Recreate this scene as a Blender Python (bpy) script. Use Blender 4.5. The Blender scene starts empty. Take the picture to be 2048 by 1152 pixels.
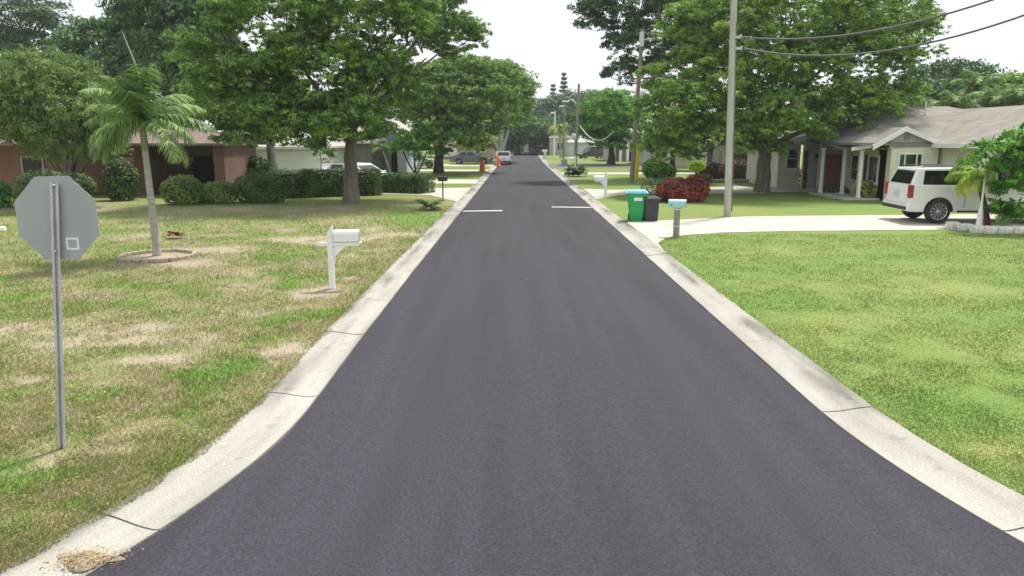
import bpy, bmesh, math, random
import numpy as np
from mathutils import Vector, Matrix
R = math.radians
random.seed(7); rng = np.random.default_rng(7)
scene = bpy.context.scene
col = scene.collection

# ------------------------------------------------------------------ camera
F, YH, HC = 1500.0, 276.0, 3.0            # focal length and horizon row in px of the 2048 px wide photograph
PITCH = math.atan((576 - YH) / F)
cam_d = bpy.data.cameras.new("camera"); cam = bpy.data.objects.new("camera", cam_d); col.objects.link(cam)
cam.location = (0, 0, HC); cam.rotation_euler = (math.pi/2 - PITCH, 0, 0)
cam_d.sensor_width = 36; cam_d.lens = 36 * F / 2048; cam_d.clip_start = 0.1; cam_d.clip_end = 3000
scene.camera = cam
scene.render.resolution_x = 1024; scene.render.resolution_y = 576

# ------------------------------------------------------------------ sky, sun, exposure
SUN_EL, SUN_AZ = R(62), R(38)            # azimuth clockwise from +Y
w = bpy.data.worlds.new("World"); scene.world = w; w.use_nodes = True
nt = w.node_tree; nt.nodes.clear()
out = nt.nodes.new("ShaderNodeOutputWorld"); bg = nt.nodes.new("ShaderNodeBackground")
sky = nt.nodes.new("ShaderNodeTexSky"); sky.sky_type = 'NISHITA'; sky.sun_disc = False
sky.sun_elevation = SUN_EL; sky.sun_rotation = SUN_AZ; sky.dust_density = 3
tc = nt.nodes.new("ShaderNodeTexCoord"); mp = nt.nodes.new("ShaderNodeMapping"); mp.inputs['Scale'].default_value = (1, 1, 2.5)
nz = nt.nodes.new("ShaderNodeTexNoise"); nz.inputs['Scale'].default_value = 2.2; nz.inputs['Detail'].default_value = 5
rp = nt.nodes.new("ShaderNodeValToRGB"); rp.color_ramp.elements[0].position = .40; rp.color_ramp.elements[0].color = (.80,)*3+(1,)
rp.color_ramp.elements[1].position = .58; rp.color_ramp.elements[1].color = (.97,)*3+(1,)
mx = nt.nodes.new("ShaderNodeMix"); mx.data_type = 'RGBA'; mx.inputs['B'].default_value = (7.9, 8.2, 8.35, 1)
nt.links.new(tc.outputs['Generated'], mp.inputs[0]); nt.links.new(mp.outputs[0], nz.inputs['Vector'])
nt.links.new(nz.outputs['Fac'], rp.inputs[0]); nt.links.new(rp.outputs[0], mx.inputs['Factor'])
nt.links.new(sky.outputs[0], mx.inputs['A']); nt.links.new(mx.outputs['Result'], bg.inputs[0])
bg.inputs[1].default_value = 0.1; nt.links.new(bg.outputs[0], out.inputs[0])
sd = bpy.data.lights.new("sun", 'SUN'); sd.energy = 3.9; sd.angle = R(7); sd.color = (1, .95, .86)
sun = bpy.data.objects.new("sun", sd); col.objects.link(sun)
sdir = Vector((math.sin(SUN_AZ)*math.cos(SUN_EL), math.cos(SUN_AZ)*math.cos(SUN_EL), math.sin(SUN_EL)))
sun.rotation_euler = sdir.to_track_quat('Z', 'Y').to_euler()
scene.view_settings.view_transform = 'Standard'; scene.view_settings.look = 'None'
scene.view_settings.exposure = 0.5; scene.view_settings.gamma = 1

# ------------------------------------------------------------------ helpers
ZG = 0.05
def P(u, v, z=ZG):
    x = (u-1024)/F; zc = -(v-576)/F; c, s = math.cos(PITCH), math.sin(PITCH)
    dy = c + s*zc; dz = -s + c*zc; k = (z-HC)/dz
    return Vector((k*x, k*dy, z))
def at(u, v, Y):
    x = (u-1024)/F; zc = -(v-576)/F; c, s = math.cos(PITCH), math.sin(PITCH)
    dy = c + s*zc; dz = -s + c*zc; k = Y/dy
    return Vector((k*x, Y, HC + k*dz))
def tag(o, label=None, cat=None, group=None, kind=None):
    if label: o['label'] = label
    if cat: o['category'] = cat
    if group: o['group'] = group
    if kind: o['kind'] = kind
    return o
def empty(name, loc, rz=0, label=None, cat=None, group=None):
    o = bpy.data.objects.new(name, None); col.objects.link(o); o.location = loc; o.rotation_euler = (0, 0, rz)
    return tag(o, label, cat, group)
def copy_tree(o, parent=None):
    c = o.copy(); col.objects.link(c)
    if parent: c.parent = parent
    for ch in list(o.children): copy_tree(ch, c)
    return c

class MB:
    def __init__(s): s.v = []; s.f = []; s.sm = []; s.mi = []; s.m = 0
    def add(s, vs, fs, smooth=False):
        n = len(s.v); s.v += [tuple(p) for p in vs]
        for f in fs: s.f.append([i+n for i in f]); s.sm.append(smooth); s.mi.append(s.m)
    def box(s, c, d, rz=0, taper=1.0, M=None):
        hx, hy, hz = d[0]/2, d[1]/2, d[2]/2; vs = []
        for z, t in ((-hz, 1), (hz, taper)):
            for x, y in ((-hx, -hy), (hx, -hy), (hx, hy), (-hx, hy)):
                p = Vector((x*t, y*t, z)); p.rotate(Matrix.Rotation(rz, 3, 'Z')); p += Vector(c)
                vs.append(M @ p if M else p)
        s.add(vs, [(3,2,1,0), (4,5,6,7), (0,1,5,4), (1,2,6,5), (2,3,7,6), (3,0,4,7)])
    def prism(s, poly, ext):                      # poly: 3-D points, ext: vector
        n = len(poly); ext = Vector(ext); a = [Vector(p) for p in poly]; b = [p+ext for p in a]
        s.add(a+b, [tuple(range(n))[::-1], tuple(range(n, 2*n))] + [(i, (i+1) % n, (i+1) % n+n, i+n) for i in range(n)])
    def tube(s, pts, rad, seg=8, cap=True):
        pts = [Vector(p) for p in pts]; n = len(pts)
        if not hasattr(rad, '__len__'): rad = [rad]*n
        vs = []; u = None
        for i, p in enumerate(pts):
            t = (pts[min(i+1, n-1)] - pts[max(i-1, 0)]).normalized()
            if u is None: u = t.orthogonal().normalized()
            else:
                u = (u - t*u.dot(t))
                u = u.normalized() if u.length > 1e-5 else t.orthogonal().normalized()
            v = t.cross(u)
            for k in range(seg):
                a = 2*math.pi*k/seg; vs.append(p + (u*math.cos(a)+v*math.sin(a))*rad[i])
        fs = [(i*seg+k, i*seg+(k+1) % seg, (i+1)*seg+(k+1) % seg, (i+1)*seg+k) for i in range(n-1) for k in range(seg)]
        s.add(vs, fs, True)
        if cap: s.add(vs[:seg], [tuple(range(seg))[::-1]]); s.add(vs[-seg:], [tuple(range(seg))])
    def lathe(s, prof, c=(0,0,0), axis='Z', seg=20):
        vs = []
        for r, h in prof:
            for k in range(seg):
                a = 2*math.pi*k/seg; x, y = r*math.cos(a), r*math.sin(a)
                p = (x, y, h) if axis == 'Z' else ((x, h, y) if axis == 'Y' else (h, x, y))
                vs.append(Vector(p)+Vector(c))
        n = len(prof)
        s.add(vs, [(i*seg+k, i*seg+(k+1) % seg, (i+1)*seg+(k+1) % seg, (i+1)*seg+k) for i in range(n-1) for k in range(seg)], True)
    def build(s, name, mat, parent=None, bevel=0, loc=None, rz=0, seg=2):
        me = bpy.data.meshes.new(name); me.from_pydata(s.v, [], s.f)
        me.polygons.foreach_set('use_smooth', s.sm); me.polygons.foreach_set('material_index', s.mi)
        for m in (mat if isinstance(mat, (list, tuple)) else [mat]): me.materials.append(m)
        me.validate()
        o = bpy.data.objects.new(name, me); col.objects.link(o)
        if parent: o.parent = parent
        if loc is not None: o.location = loc
        if rz: o.rotation_euler = (0, 0, rz)
        if bevel:
            b = o.modifiers.new('bevel', 'BEVEL'); b.width = bevel; b.segments = seg; b.limit_method = 'ANGLE'; b.angle_limit = R(35)
        return o

def np_mesh(name, V, Fq, mat, parent=None, cols=None, smooth=False, mat_idx=None):
    """V (n,3), Fq (m,k) equal sized faces"""
    me = bpy.data.meshes.new(name); n, (m, k) = len(V), Fq.shape
    me.vertices.add(n); me.vertices.foreach_set('co', np.ascontiguousarray(V, dtype=np.float32).ravel())
    me.loops.add(m*k); me.loops.foreach_set('vertex_index', np.ascontiguousarray(Fq, dtype=np.int32).ravel())
    me.polygons.add(m); me.polygons.foreach_set('loop_start', np.arange(0, m*k, k, dtype=np.int32))
    if smooth: me.polygons.foreach_set('use_smooth', np.ones(m, dtype=bool))
    me.update(calc_edges=True)
    if cols is not None:
        a = me.color_attributes.new('Col', 'FLOAT_COLOR', 'POINT')
        a.data.foreach_set('color', np.hstack([cols, np.ones((n, 1))]).astype(np.float32).ravel())
    me.materials.append(mat)
    o = bpy.data.objects.new(name, me); col.objects.link(o)
    if parent: o.parent = parent
    return o

def noise2(x, y, sc, seed=0, octs=3):
    tot = np.zeros_like(x, dtype=float); amp, norm = 1.0, 0
    for o in range(octs):
        X = x/sc + seed*17.3 + o*5.1; Y = y/sc + seed*9.7 - o*3.3
        xi = np.floor(X).astype(np.int64); yi = np.floor(Y).astype(np.int64); fx = X-xi; fy = Y-yi
        fx = fx*fx*(3-2*fx); fy = fy*fy*(3-2*fy)
        def h(a, b):
            k = (a*374761393 + b*668265263 + (seed+o)*1442695) & 0xffffffff
            k = ((k ^ (k >> 13))*1274126177) & 0xffffffff
            return ((k ^ (k >> 16)) & 0xffff)/65535.0
        v = (h(xi, yi)*(1-fx)+h(xi+1, yi)*fx)*(1-fy) + (h(xi, yi+1)*(1-fx)+h(xi+1, yi+1)*fx)*fy
        tot += v*amp; norm += amp; amp *= .5; sc *= .5
    return tot/norm

# ------------------------------------------------------------------ materials
def base_mat(name):
    m = bpy.data.materials.new(name); m.use_nodes = True; t = m.node_tree
    return m, t, t.nodes['Principled BSDF'], t.links
def mat(name, c1, c2=None, sc=4.0, rough=.7, bump=0, bsc=None, metal=0, spec=.5, stretch=(1,1,1), detail=5, lo=.35, hi=.65, coat=0):
    m, t, b, L = base_mat(name); N = t.nodes
    b.inputs['Roughness'].default_value = rough; b.inputs['Metallic'].default_value = metal
    b.inputs['Specular IOR Level'].default_value = spec; b.inputs['Coat Weight'].default_value = coat
    b.inputs['Base Color'].default_value = (*c1, 1)
    if c2 is None: c2 = tuple(x*.86 for x in c1)
    co = N.new('ShaderNodeTexCoord'); mp = N.new('ShaderNodeMapping'); mp.inputs['Scale'].default_value = stretch
    L.new(co.outputs['Object'], mp.inputs[0])
    n = N.new('ShaderNodeTexNoise'); n.inputs['Scale'].default_value = sc; n.inputs['Detail'].default_value = detail; L.new(mp.outputs[0], n.inputs['Vector'])
    r = N.new('ShaderNodeValToRGB'); r.color_ramp.elements[0].position = lo; r.color_ramp.elements[1].position = hi
    r.color_ramp.elements[0].color = (*c2, 1); r.color_ramp.elements[1].color = (*c1, 1)
    L.new(n.outputs['Fac'], r.inputs[0]); L.new(r.outputs[0], b.inputs['Base Color'])
    if bump:
        n2 = N.new('ShaderNodeTexNoise'); n2.inputs['Scale'].default_value = bsc or sc*4; n2.inputs['Detail'].default_value = 4; L.new(mp.outputs[0], n2.inputs['Vector'])
        bp = N.new('ShaderNodeBump'); bp.inputs['Strength'].default_value = bump; bp.inputs['Distance'].default_value = .02
        L.new(n2.outputs['Fac'], bp.inputs['Height']); L.new(bp.outputs[0], b.inputs['Normal'])
    return m
def leaf_mat(name, dark, mid, light, trans=.30, psc=1.9, gain=1.6):
    dark, mid, light = [tuple(min(.8, x*gain) for x in c) for c in (dark, mid, light)]
    m, t, b, L = base_mat(name); N = t.nodes
    g = N.new('ShaderNodeNewGeometry'); co = N.new('ShaderNodeTexCoord')
    n = N.new('ShaderNodeTexNoise'); n.inputs['Scale'].default_value = psc; n.inputs['Detail'].default_value = 3; L.new(co.outputs['Object'], n.inputs['Vector'])
    a = N.new('ShaderNodeMath'); a.operation = 'MULTIPLY_ADD'; a.inputs[1].default_value = .38; L.new(g.outputs['Random Per Island'], a.inputs[0])
    s = N.new('ShaderNodeMath'); s.operation = 'MULTIPLY_ADD'; s.inputs[1].default_value = 2.0; s.inputs[2].default_value = -.68; L.new(n.outputs['Fac'], s.inputs[0]); L.new(s.outputs[0], a.inputs[2])
    r = N.new('ShaderNodeValToRGB'); e = r.color_ramp.elements; e[0].position = .12; e[0].color = (*dark, 1); e[1].position = .9; e[1].color = (*light, 1)
    k = e.new(.5); k.color = (*mid, 1); L.new(a.outputs[0], r.inputs[0]); L.new(r.outputs[0], b.inputs['Base Color'])
    b.inputs['Roughness'].default_value = .55; b.inputs['Specular IOR Level'].default_value = .3
    tr = N.new('ShaderNodeBsdfTranslucent'); L.new(r.outputs[0], tr.inputs[0])
    ms = N.new('ShaderNodeMixShader'); ms.inputs[0].default_value = trans
    L.new(b.outputs[0], ms.inputs[1]); L.new(tr.outputs[0], ms.inputs[2]); L.new(ms.outputs[0], N['Material Output'].inputs[0])
    return m
def col_mat(name, rough=.9, bump=.6, bsc=35, var=.25, trans=0):
    m, t, b, L = base_mat(name); N = t.nodes
    at_ = N.new('ShaderNodeAttribute'); at_.attribute_name = 'Col'
    co = N.new('ShaderNodeTexCoord')
    n = N.new('ShaderNodeTexNoise'); n.inputs['Scale'].default_value = bsc; n.inputs['Detail'].default_value = 6; L.new(co.outputs['Object'], n.inputs['Vector'])
    r = N.new('ShaderNodeMapRange'); r.inputs['From Min'].default_value = .3; r.inputs['From Max'].default_value = .7
    r.inputs['To Min'].default_value = 1-var; r.inputs['To Max'].default_value = 1+var; L.new(n.outputs['Fac'], r.inputs[0])
    v = N.new('ShaderNodeVectorMath'); v.operation = 'SCALE'; L.new(at_.outputs['Color'], v.inputs[0]); L.new(r.outputs[0], v.inputs['Scale'])
    L.new(v.outputs[0], b.inputs['Base Color']); b.inputs['Roughness'].default_value = rough; b.inputs['Specular IOR Level'].default_value = .15
    if bump:
        bp = N.new('ShaderNodeBump'); bp.inputs['Strength'].default_value = bump; bp.inputs['Distance'].default_value = .03
        L.new(n.outputs['Fac'], bp.inputs['Height']); L.new(bp.outputs[0], b.inputs['Normal'])
    if trans:
        tr = N.new('ShaderNodeBsdfTranslucent'); L.new(v.outputs[0], tr.inputs[0]); ms = N.new('ShaderNodeMixShader'); ms.inputs[0].default_value = trans
        L.new(b.outputs[0], ms.inputs[1]); L.new(tr.outputs[0], ms.inputs[2]); L.new(ms.outputs[0], N['Material Output'].inputs[0])
    return m
def asphalt_mat(name, c1=(.051,.0455,.060), c2=(.034,.031,.041)):
    m, t, b, L = base_mat(name); N = t.nodes
    co = N.new('ShaderNodeTexCoord')
    def tex(sc, st=(1,1,1), det=5):
        mp = N.new('ShaderNodeMapping'); mp.inputs['Scale'].default_value = st; L.new(co.outputs['Object'], mp.inputs[0])
        n = N.new('ShaderNodeTexNoise'); n.inputs['Scale'].default_value = sc; n.inputs['Detail'].default_value = det; L.new(mp.outputs[0], n.inputs['Vector']); return n
    big = tex(.5, (1, .12, 1), 4); fine = tex(45, det=3); streak = tex(1.6, (1.6, .07, 1), 3)
    r = N.new('ShaderNodeValToRGB'); r.color_ramp.elements[0].position = .35; r.color_ramp.elements[1].position = .68
    r.color_ramp.elements[0].color = (*c2, 1); r.color_ramp.elements[1].color = (*c1, 1)
    add = N.new('ShaderNodeMath'); add.operation = 'ADD'; L.new(big.outputs['Fac'], add.inputs[0]); L.new(streak.outputs['Fac'], add.inputs[1])
    hf = N.new('ShaderNodeMath'); hf.operation = 'MULTIPLY'; hf.inputs[1].default_value = .5; L.new(add.outputs[0], hf.inputs[0]); L.new(hf.outputs[0], r.inputs[0])
    mr = N.new('ShaderNodeMapRange'); mr.inputs['From Min'].default_value = .3; mr.inputs['From Max'].default_value = .7; mr.inputs['To Min'].default_value = .66; mr.inputs['To Max'].default_value = 1.34
    L.new(fine.outputs['Fac'], mr.inputs[0])
    v = N.new('ShaderNodeVectorMath'); v.operation = 'SCALE'; L.new(r.outputs[0], v.inputs[0]); L.new(mr.outputs[0], v.inputs['Scale'])
    # sparse pale stone chips
    vo = N.new('ShaderNodeTexVoronoi'); vo.inputs['Scale'].default_value = 2.6; vo.inputs['Randomness'].default_value = 1
    L.new(co.outputs['Object'], vo.inputs['Vector'])
    lt = N.new('ShaderNodeMath'); lt.operation = 'LESS_THAN'; lt.inputs[1].default_value = .036; L.new(vo.outputs['Distance'], lt.inputs[0])
    sep = N.new('ShaderNodeSeparateColor'); L.new(vo.outputs['Color'], sep.inputs[0])
    gt = N.new('ShaderNodeMath'); gt.operation = 'GREATER_THAN'; gt.inputs[1].default_value = .78; L.new(sep.outputs[0], gt.inputs[0])
    mu = N.new('ShaderNodeMath'); mu.operation = 'MULTIPLY'; L.new(lt.outputs[0], mu.inputs[0]); L.new(gt.outputs[0], mu.inputs[1])
    mu2 = N.new('ShaderNodeMath'); mu2.operation = 'MULTIPLY'; mu2.inputs[1].default_value = .7; L.new(mu.outputs[0], mu2.inputs[0])
    mx = N.new('ShaderNodeMix'); mx.data_type = 'RGBA'; L.new(mu2.outputs[0], mx.inputs['Factor']); L.new(v.outputs[0], mx.inputs['A']); mx.inputs['B'].default_value = (.35, .33, .31, 1)
    L.new(mx.outputs['Result'], b.inputs['Base Color'])
    b.inputs['Roughness'].default_value = .88; b.inputs['Specular IOR Level'].default_value = .25
    bp = N.new('ShaderNodeBump'); bp.inputs['Strength'].default_value = .35; bp.inputs['Distance'].default_value = .01
    L.new(fine.outputs['Fac'], bp.inputs['Height']); L.new(bp.outputs[0], b.inputs['Normal'])
    return m
def band_mat(name, c1, c2, period, axis='Z', width=.08, rough=.8, c3=None, soft=True):
    """bands (siding laps, shingle courses) along an object axis"""
    m, t, b, L = base_mat(name); N = t.nodes
    co = N.new('ShaderNodeTexCoord'); sp = N.new('ShaderNodeSeparateXYZ'); L.new(co.outputs['Object'], sp.inputs[0])
    d = N.new('ShaderNodeMath'); d.operation = 'DIVIDE'; d.inputs[1].default_value = period; L.new(sp.outputs[axis], d.inputs[0])
    fr = N.new('ShaderNodeMath'); fr.operation = 'FRACT'; L.new(d.outputs[0], fr.inputs[0])
    lt = N.new('ShaderNodeMath'); lt.operation = 'LESS_THAN'; lt.inputs[1].default_value = width; L.new(fr.outputs[0], lt.inputs[0])
    n = N.new('ShaderNodeTexNoise'); n.inputs['Scale'].default_value = 1.3; n.inputs['Detail'].default_value = 7; L.new(co.outputs['Object'], n.inputs['Vector'])
    r = N.new('ShaderNodeValToRGB'); r.color_ramp.elements[0].position = .38; r.color_ramp.elements[1].position = .62
    c3 = c3 or tuple(x*.8 for x in c1); r.color_ramp.elements[0].color = (*c3, 1); r.color_ramp.elements[1].color = (*c1, 1); L.new(n.outputs['Fac'], r.inputs[0])
    mx = N.new('ShaderNodeMix'); mx.data_type = 'RGBA'; L.new(lt.outputs[0], mx.inputs['Factor']); L.new(r.outputs[0], mx.inputs['A']); mx.inputs['B'].default_value = (*c2, 1)
    L.new(mx.outputs['Result'], b.inputs['Base Color']); b.inputs['Roughness'].default_value = rough
    return m
def glass_mat(name, c=(.02,.025,.03)):
    return mat(name, c, tuple(x*.6 for x in c), sc=1.2, rough=.06, spec=.6)

M = dict(
 asphalt=asphalt_mat('fresh_asphalt'),
 asphalt_old=asphalt_mat('worn_asphalt', (.16,.16,.165), (.12,.12,.125)),
 curb=mat('curb_concrete', (.52,.50,.455), (.33,.315,.285), sc=1.6, rough=.9, bump=.5, bsc=40, detail=10, lo=.32, hi=.62, stretch=(2.2,.5,6)),
 drive=mat('driveway_concrete', (.50,.475,.42), (.40,.38,.33), sc=.7, rough=.9, bump=.3, bsc=25, detail=9),
 white=mat('white_paint', (.88,.88,.88), (.80,.80,.79), sc=3, rough=.45),
 trim=mat('white_trim', (.78,.78,.77), (.66,.66,.65), sc=2, rough=.55),
 beige=mat('beige_stucco', (.70,.67,.55), (.64,.61,.50), sc=2, rough=.9, bump=.3, bsc=40),
 beige2=mat('pale_beige_siding', (.62,.59,.48), (.56,.53,.43), sc=1.5, rough=.8),
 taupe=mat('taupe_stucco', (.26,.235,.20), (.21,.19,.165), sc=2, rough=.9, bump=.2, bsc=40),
 maroon=mat('maroon_paint', (.13,.025,.03), (.10,.02,.025), rough=.6),
 roof=band_mat('grey_shingles', (.26,.245,.215), (.19,.175,.15), .16, 'Z', .16, .95, (.19,.178,.155)),
 roof_dark=band_mat('dark_shingles', (.14,.12,.11), (.09,.08,.075), .16, 'Z', .16, .95),
 roof_brown=mat('brown_roof', (.22,.155,.145), (.17,.12,.115), sc=3, rough=.95, bump=.4),
 roof_pale=mat('pale_roof', (.42,.41,.38), (.34,.33,.30), sc=3, rough=.95),
 salmon=mat('salmon_stucco', (.36,.20,.145), (.31,.17,.125), sc=2, rough=.9, bump=.2),
 brown=mat('brown_stucco', (.19,.105,.09), (.155,.085,.075), sc=2, rough=.9, bump=.2),
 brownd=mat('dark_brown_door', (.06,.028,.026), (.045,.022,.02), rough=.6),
 bluewall=mat('pale_blue_wall', (.40,.46,.55), (.36,.41,.50), rough=.8),
 greywall=mat('grey_green_wall', (.22,.22,.19), (.17,.17,.15), rough=.9),
 tan=mat('tan_stucco', (.46,.41,.31), (.40,.355,.27), rough=.9),
 pinkwall=mat('pinkish_wall', (.50,.43,.41), (.44,.38,.36), rough=.9),
 glass=glass_mat('window_glass'), glass_green=mat('painted_green_reflection', (.02,.10,.03), (.008,.02,.01), sc=1.5, rough=.08),  # green glass: reflected greenery is painted into its base colour
 carglass=glass_mat('tinted_car_glass', (.010,.011,.016)),
 carwhite=mat('white_car_paint', (.74,.76,.75), (.72,.74,.73), sc=.8, rough=.28, coat=.7),
 cargrey=mat('grey_car_paint', (.13,.14,.165), (.12,.13,.15), rough=.25, metal=.4, coat=.7),
 carsilver=mat('silver_car_paint', (.40,.41,.43), rough=.3, metal=.4, coat=.5),
 cardark=mat('dark_car_paint', (.03,.035,.045), rough=.25, coat=.7),
 rubber=mat('tyre_rubber', (.022,.022,.024), (.03,.03,.03), rough=.85),
 alloy=mat('alloy_rim', (.55,.55,.57), (.45,.45,.47), rough=.3, metal=.85),
 black=mat('black_plastic', (.02,.02,.022), (.028,.028,.03), rough=.5),
 red=mat('red_lens', (.35,.01,.02), (.25,.005,.015), rough=.15, coat=.6),
 lens=mat('clear_lens', (.6,.62,.65), rough=.1, spec=.8), plate=mat('plate_metal', (.55,.57,.56), (.40,.44,.42), sc=25, rough=.4),
 galv=mat('galvanised_steel', (.58,.59,.60), (.42,.43,.44), sc=9, rough=.5, metal=.15, stretch=(1,1,.25)),
 galv_dark=mat('dark_channel_steel', (.16,.17,.18), (.10,.10,.11), sc=9, rough=.5, metal=.5),
 alum=mat('weathered_aluminium', (.40,.425,.43), (.36,.38,.385), sc=1.2, rough=.6, metal=.0, stretch=(3,1,.6), detail=8),
 wood_grey=mat('grey_post_wood', (.33,.31,.28), (.21,.195,.175), sc=14, rough=.9, bump=.5, stretch=(1,1,.12)),
 concrete_pole=mat('concrete_pole', (.47,.47,.40), (.38,.38,.33), sc=5, rough=.85, stretch=(1,1,.2), bump=.3),
 wood_pole=mat('weathered_pole', (.30,.27,.22), (.21,.19,.155), sc=6, rough=.9, stretch=(1,1,.1), bump=.3),
 teal=mat('faded_aqua_paint', (.42,.66,.66), (.36,.58,.59), sc=5, rough=.4),
 bin_green=mat('green_bin_plastic', (.015,.42,.10), (.012,.36,.085), sc=2, rough=.45),
 bin_blue=mat('pale_blue_lid_plastic', (.20,.48,.72), (.17,.42,.66), rough=.45),
 bin_black=mat('charcoal_bin_plastic', (.035,.037,.043), (.028,.03,.034), rough=.5),
 yellow=mat('yellow_guard_plastic', (.75,.52,.01), (.66,.45,.01), rough=.5),
 orange=mat('orange_plastic', (.80,.13,.03), (.70,.11,.025), rough=.5),
 stone=mat('white_stone', (.80,.79,.75), (.50,.48,.44), sc=5, rough=.9, bump=.8, bsc=12),
 edging=mat('tan_edging_block', (.42,.35,.28), (.30,.25,.20), sc=8, rough=.95, bump=.5),
 mulch=mat('brown_mulch', (.16,.10,.07), (.09,.06,.045), sc=12, rough=1, bump=1),
 bark=mat('grey_brown_bark', (.23,.19,.165), (.13,.105,.09), sc=7, rough=.95, bump=.9, bsc=18, stretch=(1,1,.25)),
 bark_dark=mat('dark_bark', (.09,.075,.065), (.05,.042,.036), sc=7, rough=.95, bump=.8, stretch=(1,1,.25)),
 bark_pale=mat('pale_bark', (.42,.38,.34), (.27,.245,.22), sc=5, rough=.9, bump=.5, stretch=(1,1,.3)),
 palm_bark=mat('grey_palm_trunk', (.42,.40,.36), (.29,.27,.245), sc=7, rough=.9, bump=.5, stretch=(.4,.4,3)),
 wire=mat('grey_cable', (.12,.125,.13), rough=.6), dry=mat('dry_straw', (.50,.36,.17), (.33,.22,.10), sc=20, rough=.95),
 paint_line=mat('worn_line_paint', (.62,.62,.64), (.25,.25,.27), sc=9, rough=.7, lo=.30, hi=.5),
 brick=mat('red_brick', (.30,.12,.09), (.22,.09,.07), rough=.9), flag=mat('pink_cloth', (.55,.35,.42), (.4,.2,.28), sc=8, rough=.8),
 opening_shade=mat('painted_interior_shade', (.012,.012,.014), rough=.9),  # near-black colour standing for the shade inside holes and openings
)
G = dict(
 a=leaf_mat('broad_green_leaves', (.030,.070,.016), (.088,.168,.032), (.21,.315,.058)),
 b=leaf_mat('olive_green_leaves', (.034,.078,.014), (.10,.185,.030), (.235,.335,.055)),
 mid=leaf_mat('middle_green_leaves', (.030,.065,.030), (.06,.12,.045), (.11,.19,.07)),
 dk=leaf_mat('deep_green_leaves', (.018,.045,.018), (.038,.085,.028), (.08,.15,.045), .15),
 blue=leaf_mat('dull_far_leaves', (.035,.06,.035), (.06,.10,.055), (.10,.15,.075), .15),
 bright=leaf_mat('bright_green_leaves', (.025,.085,.012), (.065,.18,.022), (.16,.32,.045)),
 lime=leaf_mat('lime_leaves', (.22,.34,.02), (.36,.52,.03), (.52,.66,.06)),
 weep=leaf_mat('fine_weeping_leaves', (.055,.095,.028), (.105,.165,.045), (.18,.25,.07)),
 hedge=leaf_mat('clipped_hedge_leaves', (.020,.045,.012), (.045,.095,.022), (.10,.17,.035), .12),
 bush=leaf_mat('box_bush_leaves', (.05,.085,.022), (.10,.155,.035), (.18,.24,.06), .15),
 croton=leaf_mat('red_croton_leaves', (.055,.012,.012), (.15,.030,.022), (.30,.075,.035), .12, 1.5),
 palm=leaf_mat('palm_leaflets', (.045,.09,.03), (.105,.17,.055), (.20,.28,.095), .3),
 palm_y=leaf_mat('yellowing_leaflets', (.12,.14,.02), (.30,.32,.04), (.52,.48,.06), .25),
 rust=leaf_mat('rusty_shrub_leaves', (.06,.03,.02), (.16,.07,.035), (.28,.13,.06), .15, 1.5),
 loose=leaf_mat('grey_green_leaves', (.05,.10,.04), (.12,.20,.08), (.22,.31,.13), .2),
 yell=leaf_mat('yellow_green_leaves', (.10,.13,.03), (.21,.25,.06), (.33,.36,.10), .2),
 palm_b=leaf_mat('young_palm_leaflets', (.07,.13,.02), (.17,.27,.04), (.33,.42,.07), .3),
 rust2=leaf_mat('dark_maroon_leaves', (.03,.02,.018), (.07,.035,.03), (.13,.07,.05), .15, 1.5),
 pine=leaf_mat('dark_pine_needles', (.02,.035,.022), (.035,.06,.035), (.06,.09,.05), .1),
)

# ------------------------------------------------------------------ ground plan (metres, traced on the ground plane)
def smooth_line(pts):                      # pts as (x, y), y ascending
    p = np.array(sorted(pts, key=lambda q: q[1])); return lambda y: np.interp(y, p[:, 1], p[:, 0])
def arcL(cx, cy, r, y): return cx + np.sqrt(np.maximum(r*r-(y-cy)**2, 0))
_li = smooth_line([(-2.30, 8.2), (-2.30, 12), (-2.27, 17), (-2.2, 24), (-2.08, 34), (-1.95, 48), (-1.62, 80), (-1.1, 125), (-.6, 152)])
_ri = smooth_line([(3.45, 8.2), (3.46, 14), (3.50, 26), (3.54, 38), (3.58, 50), (3.68, 65), (3.9, 95), (4.4, 125), (4.9, 152)])
RL, RR = 9.3, 11.5
def xli(y): y = np.asarray(y, float); return np.where(y < 8.2, arcL(-2.30-RL, 8.2, RL, y), _li(y))
def xri(y): y = np.asarray(y, float); return np.where(y < 8.2, 3.45+RR-np.sqrt(np.maximum(RR*RR-(y-8.2)**2, 0)), _ri(y))
def edge_pts(side, off, y0, y1, n=400):
    """curb line moved outward by off, as an array of (x, y)"""
    if side < 0: cx, r, th0 = -2.30-RL, RL, math.acos(min(1, (8.2-y0)/RL)) if 8.2-y0 < RL else 0
    y = 8.2 + (y1-8.2)*np.linspace(0, 1, n)**1.6
    x = (xli(y) if side < 0 else xri(y)) + side*off
    rr = RL if side < 0 else RR; cx = -2.30-RL if side < 0 else 3.45+RR
    a = np.linspace(R(88), 0, 60)[:-1]
    ax = cx - side*(rr-off)*np.cos(a) if True else 0
    ay = 8.2 - (rr-off)*np.sin(a)
    return np.vstack([np.c_[ax, ay], np.c_[x, y]])
Y_END = 150.0

g = MB(); g.add([(-950,-600,-.06), (950,-600,-.06), (950,1250,-.06), (-950,1250,-.06)], [(0,1,2,3)])
tag(g.build('ground', mat('ground_soil', (.15,.19,.06), (.20,.20,.09), sc=.05, rough=1)), 'flat grassy ground reaching to the horizon', 'ground', kind='structure')

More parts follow.
